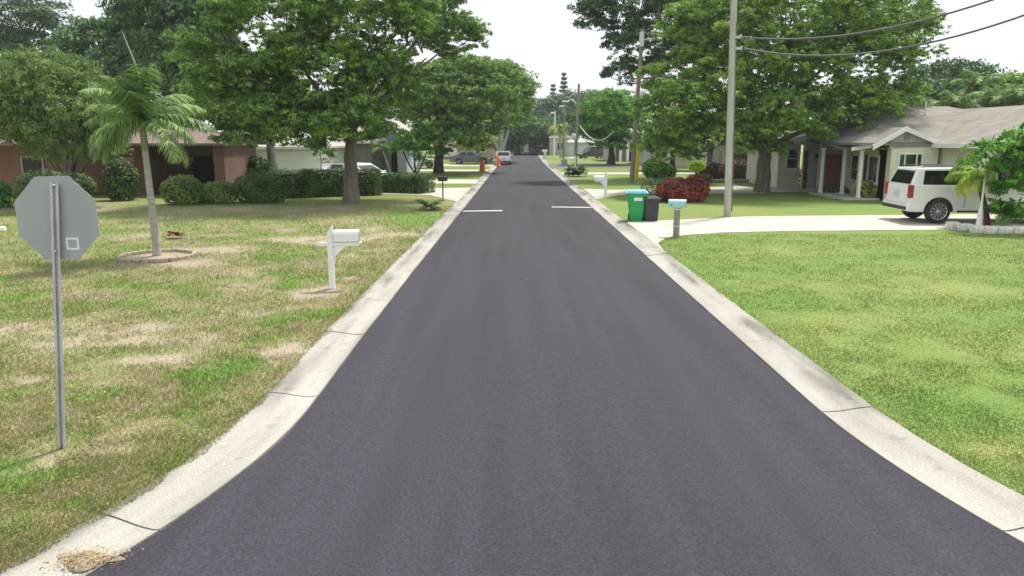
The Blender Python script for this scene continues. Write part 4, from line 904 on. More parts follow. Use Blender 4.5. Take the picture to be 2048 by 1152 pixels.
mb = MB(); mb.box((L0.x-.1, L0.y, L0.z), (.75, .3, .16)); mb.build('lamp_head', M['trim'], r3_, bevel=.06)
mb = MB(); c = t3*.36; mb.lathe([(.02,-.35), (.22,-.3), (.25,.2), (.15,.35), (.001,.4)], (c.x-.3, c.y-.3, c.z), 'Z', 12); mb.build('fixture', M['trim'], r3_)
for (u, v0, v1, Y, lab, mm) in ((1127, 318, 208, 100, 'thin grey pole between the palm and the street lamp', 'wood_pole'), (1108, 307, 222, 118, 'white thin pole left of the other distant poles', 'trim')):
    bb = at(u, v0, Y); bb.z = ZG; rr_, tt_ = pole('utility_pole', lab, bb, at(u+2, v1, Y), .16, .11, M[mm]); mb = MB(); mb.box((tt_.x-.35, tt_.y-.1, tt_.z-.3), (.7, .2, .22)); mb.build('lamp_head', M['trim'], rr_, bevel=.08)
ca = at(1160, 251, b3.y); cc = at(1228, 262, b3.y-6)
cable('cable_bundle', 'pale sagging cable bundle hanging right of the street lamp pole', ca, cc, 1.2, .05, M['galv'])
cable('power_line', 'thin cable from the leaning pole down toward the columned house', at(1283, 108, 50.3), at(1300, 250, 90), .6, .025)
# orange drums
def drum(b, label, g):
    root = empty('traffic_drum', b, label=label, cat='traffic drum', group=g)
    mb = MB(); mb.lathe([(.001, 0), (.34, 0), (.34, .08), (.27, .10), (.25, .45), (.22, .80), (.19, .95), (.001, .97)], seg=16); mb.build('body', M['orange'], root)
    mb = MB(); mb.lathe([(.262, .32), (.252, .42)], seg=16); mb.lathe([(.242, .60), (.233, .70)], seg=16); mb.build('reflective_band', mat('faded_band', (.75,.35,.25), rough=.4), root)
    mb = MB(); mb.box((0, 0, 1.03), (.12, .05, .12)); mb.build('handle', M['orange'], root)
drum(P(965, 343), 'nearer orange traffic drum at the left curb', 'orange traffic drums on the left curb')
drum(P(996, 332), 'farther orange traffic drum just in front of the parked white car', 'orange traffic drums on the left curb')
# lamp post and bed with stones
b = P(1957, 459.5)
root = empty('lamp_post', b, label='white garden lamp post with two lanterns in the stone-edged bed', cat='lamp post')
mb = MB(); mb.lathe([(.15, 0), (.15, .06), (.11, .12), (.07, .62), (.045, .75), (.055, .80), (.035, .86), (.03, 1.75), (.045, 1.80), (.02, 1.86), (.001, 1.9)], seg=14); mb.build('column', M['white'], root)
for s in (-1, 1):
    mb = MB(); mb.tube([(0, 0, 1.62), (s*.10, 0, 1.58), (s*.17, 0, 1.66), (s*.17, 0, 1.76)], .014, 6); mb.build('arm', M['white'], root)
    x = s*.17; mb = MB(); mb.lathe([(.03, 1.76), (.055, 1.78), (.085, 1.96), (.10, 1.98), (.04, 2.06), (.012, 2.12), (.001, 2.13)], (x, 0, 0), seg=6); lan = mb.build('lantern', M['white'], root)
    mb = MB(); mb.lathe([(.05, 1.795), (.088, 1.955)], (x, 0, 0), seg=6); mb.build('lantern_glass', mat('frosted_glass', (.7,.72,.7), rough=.2), lan)
mb = MB(); bp = [P(1895, 456), P(1960, 464), P(2060, 466), P(2140, 460), P(2140, 452), P(2040, 453), P(1930, 452)]
mb.prism([(p.x, p.y, ZG+.02) for p in bp], (0, 0, .05)); tag(mb.build('garden_bed', M['mulch']), 'dark mulch bed under the palm and lamp post', 'garden bed', kind='structure')
k = 0; u = 1893
while u < 2120:
    wd = random.uniform(20, 34); v = 454+min(10, (u-1893)*.18) if u < 1990 else 464; p = P(u+wd/2, v+3); kx = p.y/F
    mb = MB(); L0 = wd*kx*.96; bm = bmesh.new(); bmesh.ops.create_cube(bm, size=1); bmesh.ops.subdivide_edges(bm, edges=bm.edges[:], cuts=3, use_grid_fill=True)
    for vv in bm.verts:
        c = vv.co; nrm = c.normalized()*.62; c2 = c.lerp(nrm, .38); vv.co = Vector((c2.x*L0*(1+random.uniform(-.05, .05)), c2.y*.30*(1+random.uniform(-.08, .08)), c2.z*.26*(1+random.uniform(-.08, .08))))
    me = bpy.data.meshes.new('edging_stone'); bm.to_mesh(me); bm.free(); me.materials.append(M['stone']); [setattr(q, 'use_smooth', True) for q in me.polygons]
    o = bpy.data.objects.new('edging_stone', me); col.objects.link(o); o.location = (p.x, p.y, ZG+.10); o.rotation_euler = (0, 0, random.uniform(-.08, .08))
    tag(o, 'rough white stone in the low edging row round the palm bed', 'stone', 'white edging stones round the palm bed'); u += wd
# plants in the bed
b = P(1976, 456.5)
palm('pygmy_palm', 'short date palm with arching yellow-green fronds partly hiding the white vehicle', b, 1.85, .09, (-.62, 0), 26, 1.05, .34, G['palm_b'], mat('shaggy_red_trunk', (.20,.07,.05), (.10,.04,.03), sc=12, rough=1, bump=1), (-.3, 1.2), 1.9, .9, lw=.035, old=G['palm_y'])
b = P(2000, 460)
palm('pygmy_palm', 'stubby palm with green upright fronds at the right of the lamp post', b+Vector((.0, -.1, 0)), .62, .11, (.05, 0), 16, .8, .30, G['bright'], M['edging'], (.1, 1.3), 1.3, .5, lw=.05, nleaf=20)
b = P(2065, 459)
tree('broad-leaved frangipani tree with glossy leaves at the right edge', b+Vector((0, .3, 0)), 1.1, .07, [LB(2018,315,24.2,50,30,.5), LB(2045,290,24.2,50,30,.5), LB(2090,340,24.2,60,50,.6), LB(1965,303,24.3,38,22,.4), LB(2050,350,24.1,40,34,.5), LB(2022,388,24.1,34,26,.35)],
     G['bright'], M['bark_pale'], 90, .28, 9, 6, .24, .14, name='frangipani_tree', limbs=40, flare=1.1, aspect=.32)
# small white marker at left edge, kerb debris
p = P(2, 462); mb = MB(); mb.box((0, 0, .06), (.25, .25, .12), .3); mb.box((0, 0, .13), (.20, .20, .02), .3); tag(mb.build('valve_marker', M['white'], loc=p, bevel=.01), 'small white block on the grass at the left edge', 'marker block')
p = P(170, 1118, .03); n = 420; q = rng.normal(size=(n, 3))*np.array((.13, .07, .012)); q[:, 2] = np.abs(q[:, 2])+.008
dm = MB(); vs = [(0, 0, .020)]+[(math.cos(a)*(.21+.06*math.sin(3*a)+.04*math.sin(7*a)), math.sin(a)*(.11+.03*math.sin(4*a+1)), -.02) for a in np.linspace(0, 2*math.pi, 33)[:-1]]
vs2 = [(x*.6, y*.6, .016) for x, y, z in vs[1:]]; dm.add(vs+vs2, [(0, 33+i, 33+(i+1) % 32) for i in range(32)]+[(33+i, 1+i, 1+(i+1) % 32, 33+(i+1) % 32) for i in range(32)], True)
tag(dm.build('dirt_patch', mat('grey_brown_dirt', (.33,.28,.20), (.20,.17,.12), sc=14, rough=1, bump=1), loc=p), 'dirt filling the broken place in the left curb', 'dirt', kind='structure')
o = leaves('leaf_litter', q, np.tile([0, 0, 1.], (n, 1)), .03, M['dry'], None, .3, 0, .5); o.location = p; tag(o, 'little heap of dry leaves lying on the broken curb', 'leaf litter', kind='stuff')
n = 260; aa = rng.random(n); li = edge_pts(-1, .30, -1, 30, 300); 
# scattered tiny litter on the lawn and in the gutter
q = []
for _ in range(90):
    y = random.uniform(5, 18); q.append((float(xli(y))-random.uniform(.6, 7), y, ZG+.015))
o = leaves('fallen_leaves', np.array(q), np.tile([0, 0, 1.], (len(q), 1)), .06, mat('pale_fallen_leaf', (.55,.48,.36), (.40,.33,.2), rough=.9), None, .5, 0, .3); tag(o, 'pale fallen leaves scattered over the left lawn', 'fallen leaves', kind='stuff')

# ------------------------------------------------------------------ vehicles
def outline(prof, arches, r, zb):
    """prof: upper outline from rear bottom over the top to front bottom; arches: wheel centre x list front to rear"""
    pts = list(prof)
    for (cx, cz) in arches:
        pts.append((cx+math.sqrt(max(r*r-(zb-cz)**2, 0)), zb))
        a0 = math.asin((zb-cz)/r)
        for k in range(1, 12): a = a0+(math.pi-2*a0)*k/12; pts.append((cx+r*math.cos(a), cz+r*math.sin(a)))
        pts.append((cx-math.sqrt(max(r*r-(zb-cz)**2, 0)), zb))
    return pts
def wheel(root, x, y, r, wd, spokes=10, rimr=.68):
    s = 1 if y > 0 else -1
    e = bpy.data.objects.new('wheel', None); col.objects.link(e); e.parent = root; e.location = (x, y, r)
    mb = MB(); h = wd/2; mb.lathe([(r*rimr*.6, -h*.6), (r*rimr, -h*.95), (r*.90, -h), (r*.985, -h*.7), (r, 0), (r*.985, h*.7), (r*.90, h), (r*rimr, h*.95), (r*rimr*.97, h*.6)], (0, 0, 0), 'Y', 28); mb.build('tyre', M['rubber'], e)
    mb = MB(); mb.m = 0
    mb.lathe([(r*rimr*1.01, s*h*.96), (r*rimr*.93, s*h*.92), (r*rimr*.90, s*h*.4)], (0, 0, 0), 'Y', 28)
    for k in range(spokes):
        a = 2*math.pi*k/spokes; da = .11 if spokes > 6 else .2; ro, ri = r*rimr*.93, r*.13
        p = [(ri*math.cos(a-da*2), ri*math.sin(a-da*2)), (ro*math.cos(a-da), ro*math.sin(a-da)), (ro*math.cos(a+da), ro*math.sin(a+da)), (ri*math.cos(a+da*2), ri*math.sin(a+da*2))]
        mb.prism([(q[0], s*h*.78, q[1]) for q in p], (0, s*h*.10, 0))
    mb.lathe([(.001, s*h*.95), (r*.14, s*h*.93), (r*.15, s*h*.7)], (0, 0, 0), 'Y', 14)
    mb.m = 1; mb.lathe([(.001, s*h*.35), (r*rimr*.92, s*h*.38)], (0, 0, 0), 'Y', 28)
    mb.build('rim', [M['alloy'], M['black']], e)
def plate(mb, pts, n, th=.012): mb.prism([Vector(p)-Vector(n)*th for p in pts], Vector(n)*th)
def vehicle(name, label, cat, loc, rz, paint, S, group=None, detail=True):
    root = empty(name, loc, rz, label, cat, group)
    W = S['W']/2; body = MB(); pts = outline(S['prof'], [(S['fx'], S['wr']), (S['rx'], S['wr'])], S['wr']*1.17, S['zb'])
    body.prism([(x, -W, z) for x, z in pts], (0, 2*W, 0)); bo = body.build('body', paint, root, bevel=.05, seg=3)
    for cx in (S['fx'], S['rx']):
        r_ = S['wr']*1.155; a0 = math.asin((S['zb']-S['wr'])/(S['wr']*1.17)); arc = [(cx+r_*math.cos(a), S['wr']+r_*math.sin(a)) for a in np.linspace(a0, math.pi-a0, 14)]
        mb = MB(); mb.add([(x, -W+.035, z) for x, z in arc]+[(x, W-.035, z) for x, z in arc], [(i, i+1, i+15, i+14) for i in range(13)], True); mb.build('wheel_well', M['black'], root)
    g = S['gh']            # x0,x1 base ; x2,x3 roof ; zb, zr ; half widths
    x0, x1, x2, x3, z0, z1 = g; wb, wr = W*.965, W*S.get('tumble', .80)
    gb = MB(); vs = [(x0,-wb,z0), (x1,-wb,z0), (x1,wb,z0), (x0,wb,z0), (x2,-wr,z1), (x3,-wr,z1), (x3,wr,z1), (x2,wr,z1)]
    xm = (x2+x3)/2; rz_ = z1+.035; vs += [(xm,-wr*.98,rz_), (xm,wr*.98,rz_)]
    gb.add(vs, [(3,2,1,0), (0,1,5,8,4), (2,3,7,9,6), (1,2,6,5), (3,0,4,7), (5,6,9,8), (8,9,7,4)]); gb.build('cabin', paint, root, bevel=.045, seg=3)
    def sx(z, s, off=.010): t = (z-z0)/(z1-z0); return s*((wb+(wr-wb)*t)+off)
    def rear_x(z): return x0+(x2-x0)*(z-z0)/(z1-z0)
    def front_x(z): return x1+(x3-x1)*(z-z0)/(z1-z0)
    zl, zh = z0+.045, z1-.075
    for s in (-1, 1):
        for (a0, a1, b0, b1) in S['win']:          # lower x span, upper x span
            mb = MB(); n = Vector((0, s, .25)).normalized(); poly = [(a0, sx(zl, s), zl), (a1, sx(zl, s), zl), (b1, sx(zh, s), zh), (b0, sx(zh, s), zh)]
            plate(mb, poly if s < 0 else poly[::-1], n, .03); mb.build('side_window', M['carglass'], root)
    mb = MB(); n = Vector((-(z1-z0), 0, -(x0-x2))).normalized(); n = Vector((-abs(n.x), 0, abs(n.z)))
    zc0, zc1 = z0+.06, z1-.09; k0 = W*.80; k1 = W*S.get('tumble', .8)*.86
    plate(mb, [(rear_x(zc0)-.012, -k0, zc0), (rear_x(zc1)-.012, -k1, zc1), (rear_x(zc1)-.012, k1, zc1), (rear_x(zc0)-.012, k0, zc0)], n, .02); mb.build('rear_window', M['carglass'], root)
    mb = MB(); plate(mb, [(front_x(zc0)+.012, -k0, zc0), (front_x(zc0)+.012, k0, zc0), (front_x(zc1)+.012, k1, zc1), (front_x(zc1)+.012, -k1, zc1)], (1, 0, 0), .02); mb.build('windshield', M['carglass'], root)
    for x in (S['fx'], S['rx']):
        for y in (-W+.12, W-.12): wheel(root, x, y, S['wr'], .24, S.get('spokes', 10))
    rx, rz0, rz1 = S['tail']
    for s in (-1, 1):
        mb = MB(); mb.box((rx, s*(W-.065), (rz0+rz1)/2), (.17, .15, rz1-rz0)); mb.build('taillight', M['red'], root, bevel=.03)
        hx, hz0, hz1 = S['head']; mb = MB(); mb.box((hx, s*(W-.17), (hz0+hz1)/2), (.22, .36, hz1-hz0)); mb.build('headlight', M['lens'], root, bevel=.03)
        mb = MB(); xm_ = S['gh'][1]-.25; mb.box((xm_, s*(W+.10), z0+.05), (.14, .20, .16)); mb.build('side_mirror', paint, root, bevel=.03)
    rb = S['prof'][1][0]
    mb = MB(); mb.box((rb-.012, 0, S['plate']), (.012, .32, .16)); mb.build('license_plate', M['plate'], root)
    mb = MB(); mb.box((rb+.05, 0, S['zb']+.12), (.22, 2*W*.93, .12)); mb.build('rear_bumper_trim', M['black'], root, bevel=.02)
    mb = MB(); fx_ = S['prof'][-2][0]; mb.box((fx_-.03, 0, .55), (.10, W*1.1, .26)); mb.build('grille', M['black'], root, bevel=.02)
    if detail:
        for x in S['seams']:
            for s in (-1, 1):
                mb = MB(); mb.box((x, s*(W+.001), (z0+S['zb'])/2+.05), (.014, .008, z0-S['zb']-.22)); mb.build('door_seam', M['black'], root)
        for x in S['handles']:
            for s in (-1, 1): mb = MB(); mb.box((x, s*(W+.02), z0-.17), (.20, .035, .035)); mb.build('door_handle', paint, root, bevel=.01)
        for s in (-1, 1):
            mb = MB(); mb.tube([(x2+.15, s*wr*.90, z1-.02), (x2+.2, s*wr*.90, z1+.07), (x3-.2, s*wr*.90, z1+.07), (x3-.1, s*wr*.90, z1-.02)], .02, 6); mb.build('roof_rail', M['black'], root)
            mb = MB(); mb.box((0, s*(W-.02), S['zb']+.03), (S['fx']-S['rx']-2*S['wr']*1.25, .10, .07)); mb.build('running_board', M['black'], root)
    return root
SUV = dict(W=2.04, zb=.40, wr=.42, fx=1.62, rx=-1.78, spokes=12, tumble=.81,
  prof=[(-2.70,.40), (-2.86,.46), (-2.88,.66), (-2.80,.70), (-2.78,1.26), (-2.72,1.35), (1.5,1.29), (2.4,1.20), (2.72,1.08), (2.82,.8), (2.82,.5), (2.70,.40)],
  gh=(-2.76, 1.55, -2.52, .75, 1.30, 1.90), win=[(-2.38,-1.02,-2.30,-1.12), (-.90,.02,-.86,-.02), (.12,1.15,.10,.62)], tail=(-2.76,.88,1.34), head=(2.62,.78,1.0), plate=.98,
  seams=(-.96, .07, 1.2), handles=(-.75, .27))
HATCH = dict(W=1.80, zb=.26, wr=.33, fx=1.32, rx=-1.28, spokes=7, tumble=.78,
  prof=[(-2.1,.26), (-2.2,.32), (-2.2,.70), (-2.12,.95), (-2.0,1.0), (1.1,.97), (1.9,.84), (2.12,.68), (2.15,.35), (2.05,.26)],
  gh=(-2.10, 1.15, -1.70, .15, .97, 1.50), win=[(-1.75,-.62,-1.55,-.66), (-.52,.62,-.52,.12)], tail=(-2.10,.72,.98), head=(1.95,.60,.76), plate=.72, seams=(-.57,.6), handles=(-.3,.8))
SEDAN = dict(W=1.82, zb=.24, wr=.33, fx=1.42, rx=-1.38, spokes=7, tumble=.76,
  prof=[(-2.3,.24), (-2.4,.30), (-2.42,.70), (-2.33,.92), (-1.8,.98), (1.0,.94), (1.95,.82), (2.28,.66), (2.32,.35), (2.22,.24)],
  gh=(-1.95, 1.20, -1.0, .15, .94, 1.42), win=[(-1.45,-.52,-.95,-.55), (-.42,.70,-.42,.12)], tail=(-2.30,.68,.90), head=(2.10,.58,.74), plate=.60, seams=(-.47,.65), handles=(-.3,.75))
# the big white SUV in the driveway: rear axle wheel touches at (1872, 450)
p = P(1872, 447, ZD); az = R(-4)
d = Vector((math.cos(az), math.sin(az), 0)); s_ = Vector((-d.y, d.x, 0)); cc_ = p - d*(-1.78) + s_*.92
vehicle('parked_suv', 'large white sport utility vehicle parked in the near right driveway, tail toward the road', 'car', (cc_.x, cc_.y, ZD), az, M['carwhite'], SUV)
p = at(722, 352, 43.5); vehicle('parked_car', 'white hatchback behind the hedge, partly hidden by the shade tree trunk', 'car', (p.x, 43.5, ZD), R(-35), M['carwhite'], HATCH)
p = P(829, 337); vehicle('parked_car', 'white sedan seen through the three-stemmed tree', 'car', (p.x, p.y+.8, ZD), R(2), M['carwhite'], SEDAN)
p = P(943, 329); vehicle('parked_car', 'grey sedan parked in the driveway behind the orange drum', 'car', (p.x, p.y+.8, ZD), R(-6), M['cargrey'], SEDAN)
p = P(1008, 329); vehicle('parked_car', 'white car parked at the left roadside behind the farther orange drum', 'car', (p.x-.05, p.y+2.1, .01), R(90), M['carwhite'], HATCH)
p = P(910, 316); vehicle('parked_van', 'white van behind the grey sedan', 'van', (p.x, p.y-6, ZG), R(-15), M['carwhite'], dict(HATCH, gh=(-2.15,1.3,-2.0,.7,.97,1.75)), detail=False)
p = at(1183, 306, 112); vehicle('parked_car', 'dark car with white upper body under the dome-shaped tree', 'car', (p.x, p.y, ZG), R(200), M['cardark'], dict(HATCH, gh=(-2.15,1.1,-2.0,.5,.97,1.75)), detail=False)
p = at(1085, 300, 140); vehicle('parked_car', 'distant silver car beside the far pink wall', 'car', (p.x, p.y, ZG), R(20), M['carsilver'], SEDAN, detail=False)

# ------------------------------------------------------------------ houses
def window(root, c, w_, h_, nrm='-y', panes=1, frame=M['trim'], glass=M['glass'], wood=.07, vbars=(), hbars=()):
    """window on a wall whose outer face passes through c; nrm is -y or -x"""
    def bx(mb, dx, dz, sx, sz, dep, out_):
        if nrm == '-y': mb.box((c[0]+dx, c[1]-out_, c[2]+dz), (sx, dep, sz))
        else: mb.box((c[0]-out_, c[1]+dx, c[2]+dz), (dep, sx, sz))
    mb = MB()
    bx(mb, 0, h_/2-wood/2, w_, wood, .07, .035); bx(mb, 0, -h_/2+wood/2, w_, wood, .07, .035)
    for s in (-1, 1): bx(mb, s*(w_/2-wood/2), 0, wood, h_-2*wood, .07, .035)
    for v in vbars: bx(mb, v*w_, 0, wood*.7, h_-2*wood, .05, .028)
    for v in hbars: bx(mb, 0, v*h_, w_-2*wood, wood*.7, .045, .026)
    bx(mb, 0, -h_/2-.03, w_+.12, .05, .12, .06)
    f = mb.build('window', frame, root); mb = MB(); bx(mb, 0, 0, w_-2*wood+.01, h_-2*wood+.01, .02, .012); mb.build('pane', glass, f); return f
def gable_y(mb, x0, x1, y0, y1, ze, zr, th=.14, xr=None):
    """gable roof, ridge along y; x0/x1 outer eaves"""
    xr = (x0+x1)/2 if xr is None else xr
    mb.prism([(x0, y0, ze), (x0, y0, ze+th), (xr, y0, zr+th), (xr, y0, zr)], (0, y1-y0, 0)); mb.prism([(xr, y0, zr), (xr, y0, zr+th), (x1, y0, ze+th), (x1, y0, ze)], (0, y1-y0, 0))
def gable_x(mb, x0, x1, y0, y1, ze, zr, th=.14):
    yr = (y0+y1)/2
    mb.prism([(x0, y0, ze), (x0, yr, zr), (x0, yr, zr+th), (x0, y0, ze+th)], (x1-x0, 0, 0)); mb.prism([(x0, yr, zr), (x0, y1, ze), (x0, y1, ze+th), (x0, yr, zr+th)], (x1-x0, 0, 0))
def hip(mb, x0, x1, y0, y1, ze, zr, hx0, hx1, th=.12):
    ym = (y0+y1)/2; vs = [(x0,y0,ze), (x1,y0,ze), (x1,y1,ze), (x0,y1,ze), (x0+hx0,ym,zr), (x1-hx1,ym,zr)]
    vs = vs[:4]+[(p[0], p[1], ze+th) for p in vs[:4]]+[(p[0], p[1], p[2]+th) for p in vs[4:]]
    mb.add(vs, [(3,2,1,0), (0,1,5,4), (1,2,6,5), (2,3,7,6), (3,0,4,7), (4,5,9,8), (5,6,9), (6,7,8,9), (7,4,8)])
# --- beige house on the right
H = empty('beige_house', (15.63, 36, ZG), label='beige single-storey house with grey shingle roof and front porch, behind the white vehicle', cat='house')
def HP(name, mb, m, bevel=0, parent=None):
    o = mb.build(name, m, parent or H, bevel); o.location = (-16, -36, -ZG) if not parent else (0, 0, 0); return o
zg = ZG
mb = MB(); mb.box((21.85, 40.0, 1.35), (7.5, 8.0, 2.72)); mb.box((19.2, 36.2, 1.36), (2.2, 1.2, 2.70)); HP('wall', mb, M['beige'])                    # main front block, face y=36, x 18.1..25.7
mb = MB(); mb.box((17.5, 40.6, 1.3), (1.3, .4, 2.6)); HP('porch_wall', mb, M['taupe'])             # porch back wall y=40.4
mb = MB(); mb.prism([(18.0, 35.59, 2.50), (20.15, 35.59, 2.60), (20.1, 35.59, 2.72), (18.55, 35.59, 3.36), (18.0, 35.59, 3.08)], (0, .4, 0)); HP('gable_siding', mb, band_mat('grey_lap_siding', (.44,.43,.39), (.30,.29,.26), .13, 'Z', .12))
mb = MB(); mb.prism([(17.1,35.35,2.52), (17.1,35.35,2.64), (18.55,35.35,3.50), (18.55,35.35,3.38)], (0, 4, 0)); mb.prism([(18.55,35.35,3.38), (18.55,35.35,3.50), (20.25,35.35,2.80), (20.25,35.35,2.68)], (0, 4, 0)); HP('gable_roof', mb, M['roof'])
mb = MB()
mb.prism([(17.08, 35.30, 2.44), (17.08, 35.30, 2.67), (18.55, 35.30, 3.53), (20.28, 35.30, 2.83), (20.28, 35.30, 2.60), (18.55, 35.30, 3.30)], (0, .045, 0)); HP('gable_fascia', mb, M['trim'])
mb = MB(); mb.box((18.75, 35.56, 3.02), (.22, .06, .22)); HP('gable_vent', mb, M['taupe'])
mb = MB(); hip(mb, 16.5, 30.5, 35.5, 50.0, 2.66, 4.60, 5.4, 6); HP('roof', mb, M['roof'])
mb = MB(); mb.box((21.8, 35.48, 2.70), (3.0, .035, .19)); mb.box((21.8, 35.62, 2.635), (3.0, .25, .03)); HP('eave_fascia', mb, M['trim'])
mb = MB(); mb.prism([(16.2, 37.0, 2.46), (18.0, 35.7, 2.46), (18.0, 41, 2.85), (16.2, 41, 2.85)], (0, 0, .10)); HP('porch_roof', mb, M['roof_dark'])
mb = MB(); mb.prism([(16.5, 36.2, 2.40), (17.3, 35.3, 2.60), (17.3, 35.3, 2.76), (16.5, 36.2, 2.58)], (0, .05, 0)); HP('porch_rake', mb, M['white'])
window(H, (19.0-16, 35.6-36, 1.80-zg), 1.18, 1.05, vbars=(-.22, .25), glass=M['glass_green'], wood=.08)
for x, y in ((17.22, 36.7), (17.5, 39.2), (16.75, 40.1)): mb = MB(); mb.box((x, y, 1.25), (.14, .14, 2.5)); mb.box((x, y, 2.44), (.22, .22, .10)); mb.box((x, y, .12), (.2, .2, .2)); HP('porch_post', mb, M['white'])
mb = MB(); mb.box((17.2, 38.4, .08), (1.8, 4.2, .14)); HP('porch_floor', mb, M['drive'])
window(H, (18.1-16, 37.2-36, 1.45), 1.1, 1.35, nrm='-x'); window(H, (18.1-16, 39.2-36, 1.45), .9, 1.35, nrm='-x')
for y in (38.0, 38.55): mb = MB(); mb.box((18.07, y, 1.5), (.05, .28, 1.4)); HP('shutter', mb, M['maroon'])
mb = MB(); mb.box((17.45, 40.36, 1.15), (.80, .05, 2.05)); HP('front_door', mb, M['maroon'])
# floodlight
mb = MB(); mb.box((20.9, 35.85, 2.50), (.30, .18, .10)); mb.lathe([(.02, 0), (.08, .03), (.09, .16)], (21.05, 35.72, 2.42), 'Y', 10); HP('floodlight', mb, M['white'])
mb = MB(); mb.tube([at(1851, 248, 41)+Vector((.37,0,0)), at(1852, 203, 41)+Vector((.37,0,0))], .045, 8); vp = HP('vent_pipe', mb, M['trim'])
# left gabled part with white door
mb = MB(); mb.prism([(17.55, 45, 0), (19.9, 45, 0), (19.9, 45, 2.55), (18.6, 45, 3.4), (17.55, 45, 2.75)], (0, -.5, 0)); HP('entry_gable_wall', mb, mat('pale_grey_siding', (.50,.52,.54), (.44,.46,.48), rough=.8))
mb = MB(); gable_y(mb, 15.9, 21.2, 44.1, 52, 2.42, 3.46, .12, 18.55); HP('entry_gable_roof', mb, M['roof_dark'])
for x in (17.55, 20.0-.55): mb = MB(); mb.box((x, 44.44, 1.15), (.22, .10, 2.3)); HP('shutter', mb, M['maroon'])
mb = MB(); mb.box((18.45, 44.46, 1.12), (1.15, .06, 2.15)); d_ = HP('garage_side_door', mb, M['bluewall'])
mb = MB()
for k in (-.3, 0, .3): mb.box((18.45+k, 44.42, 1.95), (.17, .03, .24))
mb.build('door_light', M['glass'], d_)
mb = MB(); mb.box((16.95, 48.5, 1.3), (1.3, 6.0, 2.6)); HP('side_wing_wall', mb, M['beige2']); window(H, (17.12-16, 45.5-36, 1.75), .75, 1.25, hbars=(0,))
mb = MB(); hip(mb, 15.6, 18.2, 45.0, 52, 2.6, 3.3, 1.2, 1.0); HP('side_wing_roof', mb, M['roof_pale'])
# garage wing nearer the camera on the right
W_ = empty('garage_wing', (21.55, 33, ZG), label='nearer garage wing of the beige house with white rake board, behind the frangipani tree', cat='house')
def WP(name, mb, m): o = mb.build(name, m, W_); o.location = (-22, -33, -ZG); return o
mb = MB(); mb.prism([(20.6,32.6,0), (28.6,32.6,0), (28.6,32.6,2.75), (24.6,32.6,4.15), (20.6,32.6,2.75)], (0, 3.38, 0)); WP('wall', mb, M['beige'])
mb = MB(); gable_y(mb, 20.0, 29.2, 31.9, 42.0, 2.60, 4.40, .12, 24.6); WP('roof', mb, M['roof'])
mb = MB(); mb.prism([(19.95,31.85,2.54), (19.95,31.85,2.76), (24.6,31.85,4.56), (29.25,31.85,2.76), (29.25,31.85,2.54), (24.6,31.85,4.34)], (0, .05, 0)); WP('rake_fascia', mb, M['white'])
mb = MB(); mb.box((19.98, 33.75, 2.66), (.04, 3.6, .19)); WP('eave_fascia', mb, M['white'])
window(W_, (2.6, -.4, 1.5), 1.4, 1.1)
# white edging slab by the front bed
p0, p1 = P(1652, 394), P(1705, 386)
mb = MB(); d = (p1-p0); mb.box((0, 0, .06), (d.length, .25, .12), math.atan2(d.y, d.x)); tag(mb.build('bed_edging', M['trim'], loc=(p0+p1)/2, bevel=.02), 'long white edging slab in front of the flower shrub', 'edging slab')

# --- brown house on the left
B_ = empty('brown_house', (-20, 40, ZG), label='brown stucco house with dark carport behind the palm, left side', cat='house')
def BP(name, mb, m, bevel=0): o = mb.build(name, m, B_, bevel); o.location = (20, -40, -ZG); return o
def X(u, Y): return (u-1024)*Y/F*.982
mb = MB(); mb.box(((X(225, 39.5)+X(292, 39.5))/2, 42.5, 1.3), (X(292, 39.5)-X(225, 39.5), 6, 2.6)); BP('front_wall', mb, M['brown'])
mb = MB(); mb.box(((X(-200, 41)+X(226, 41))/2, 44.8, 1.3), (X(226, 41)-X(-200, 41), 7.5, 2.6)); BP('side_wall', mb, M['salmon'])
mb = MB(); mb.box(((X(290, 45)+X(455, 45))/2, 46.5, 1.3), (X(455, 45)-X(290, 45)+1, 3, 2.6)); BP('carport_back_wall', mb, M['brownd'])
mb = MB(); mb.box((X(450, 40), 41.5, 1.3), (.55, 5.0, 2.6)); BP('carport_pillar', mb, M['brown'])
mb = MB(); mb.box(((X(292, 40)+X(440, 40))/2, 40.2, 2.35), (X(440, 40)-X(292, 40), .25, .5)); BP('carport_beam', mb, M['brownd'])
mb = MB(); mb.box((X(352, 41.5), 41.5, 1.86), (1.8, .12, .26)); BP('carport_panel', mb, mat('pale_brown_board', (.36,.21,.16), rough=.8))
mb = MB(); mb.box((X(252, 39.4), 39.46, 1.90), (.62, .06, .26)); BP('wall_panel', mb, mat('tan_board', (.40,.25,.18), rough=.8))
mb = MB(); hip(mb, X(-260, 40), X(448, 38.6), 38.6, 46.5, 2.62, 3.45, 3, 3.0); BP('roof', mb, M['roof_brown'])
window(B_, (X(60, 41)+20, 41.04-40, 1.5), 1.2, 1.0)
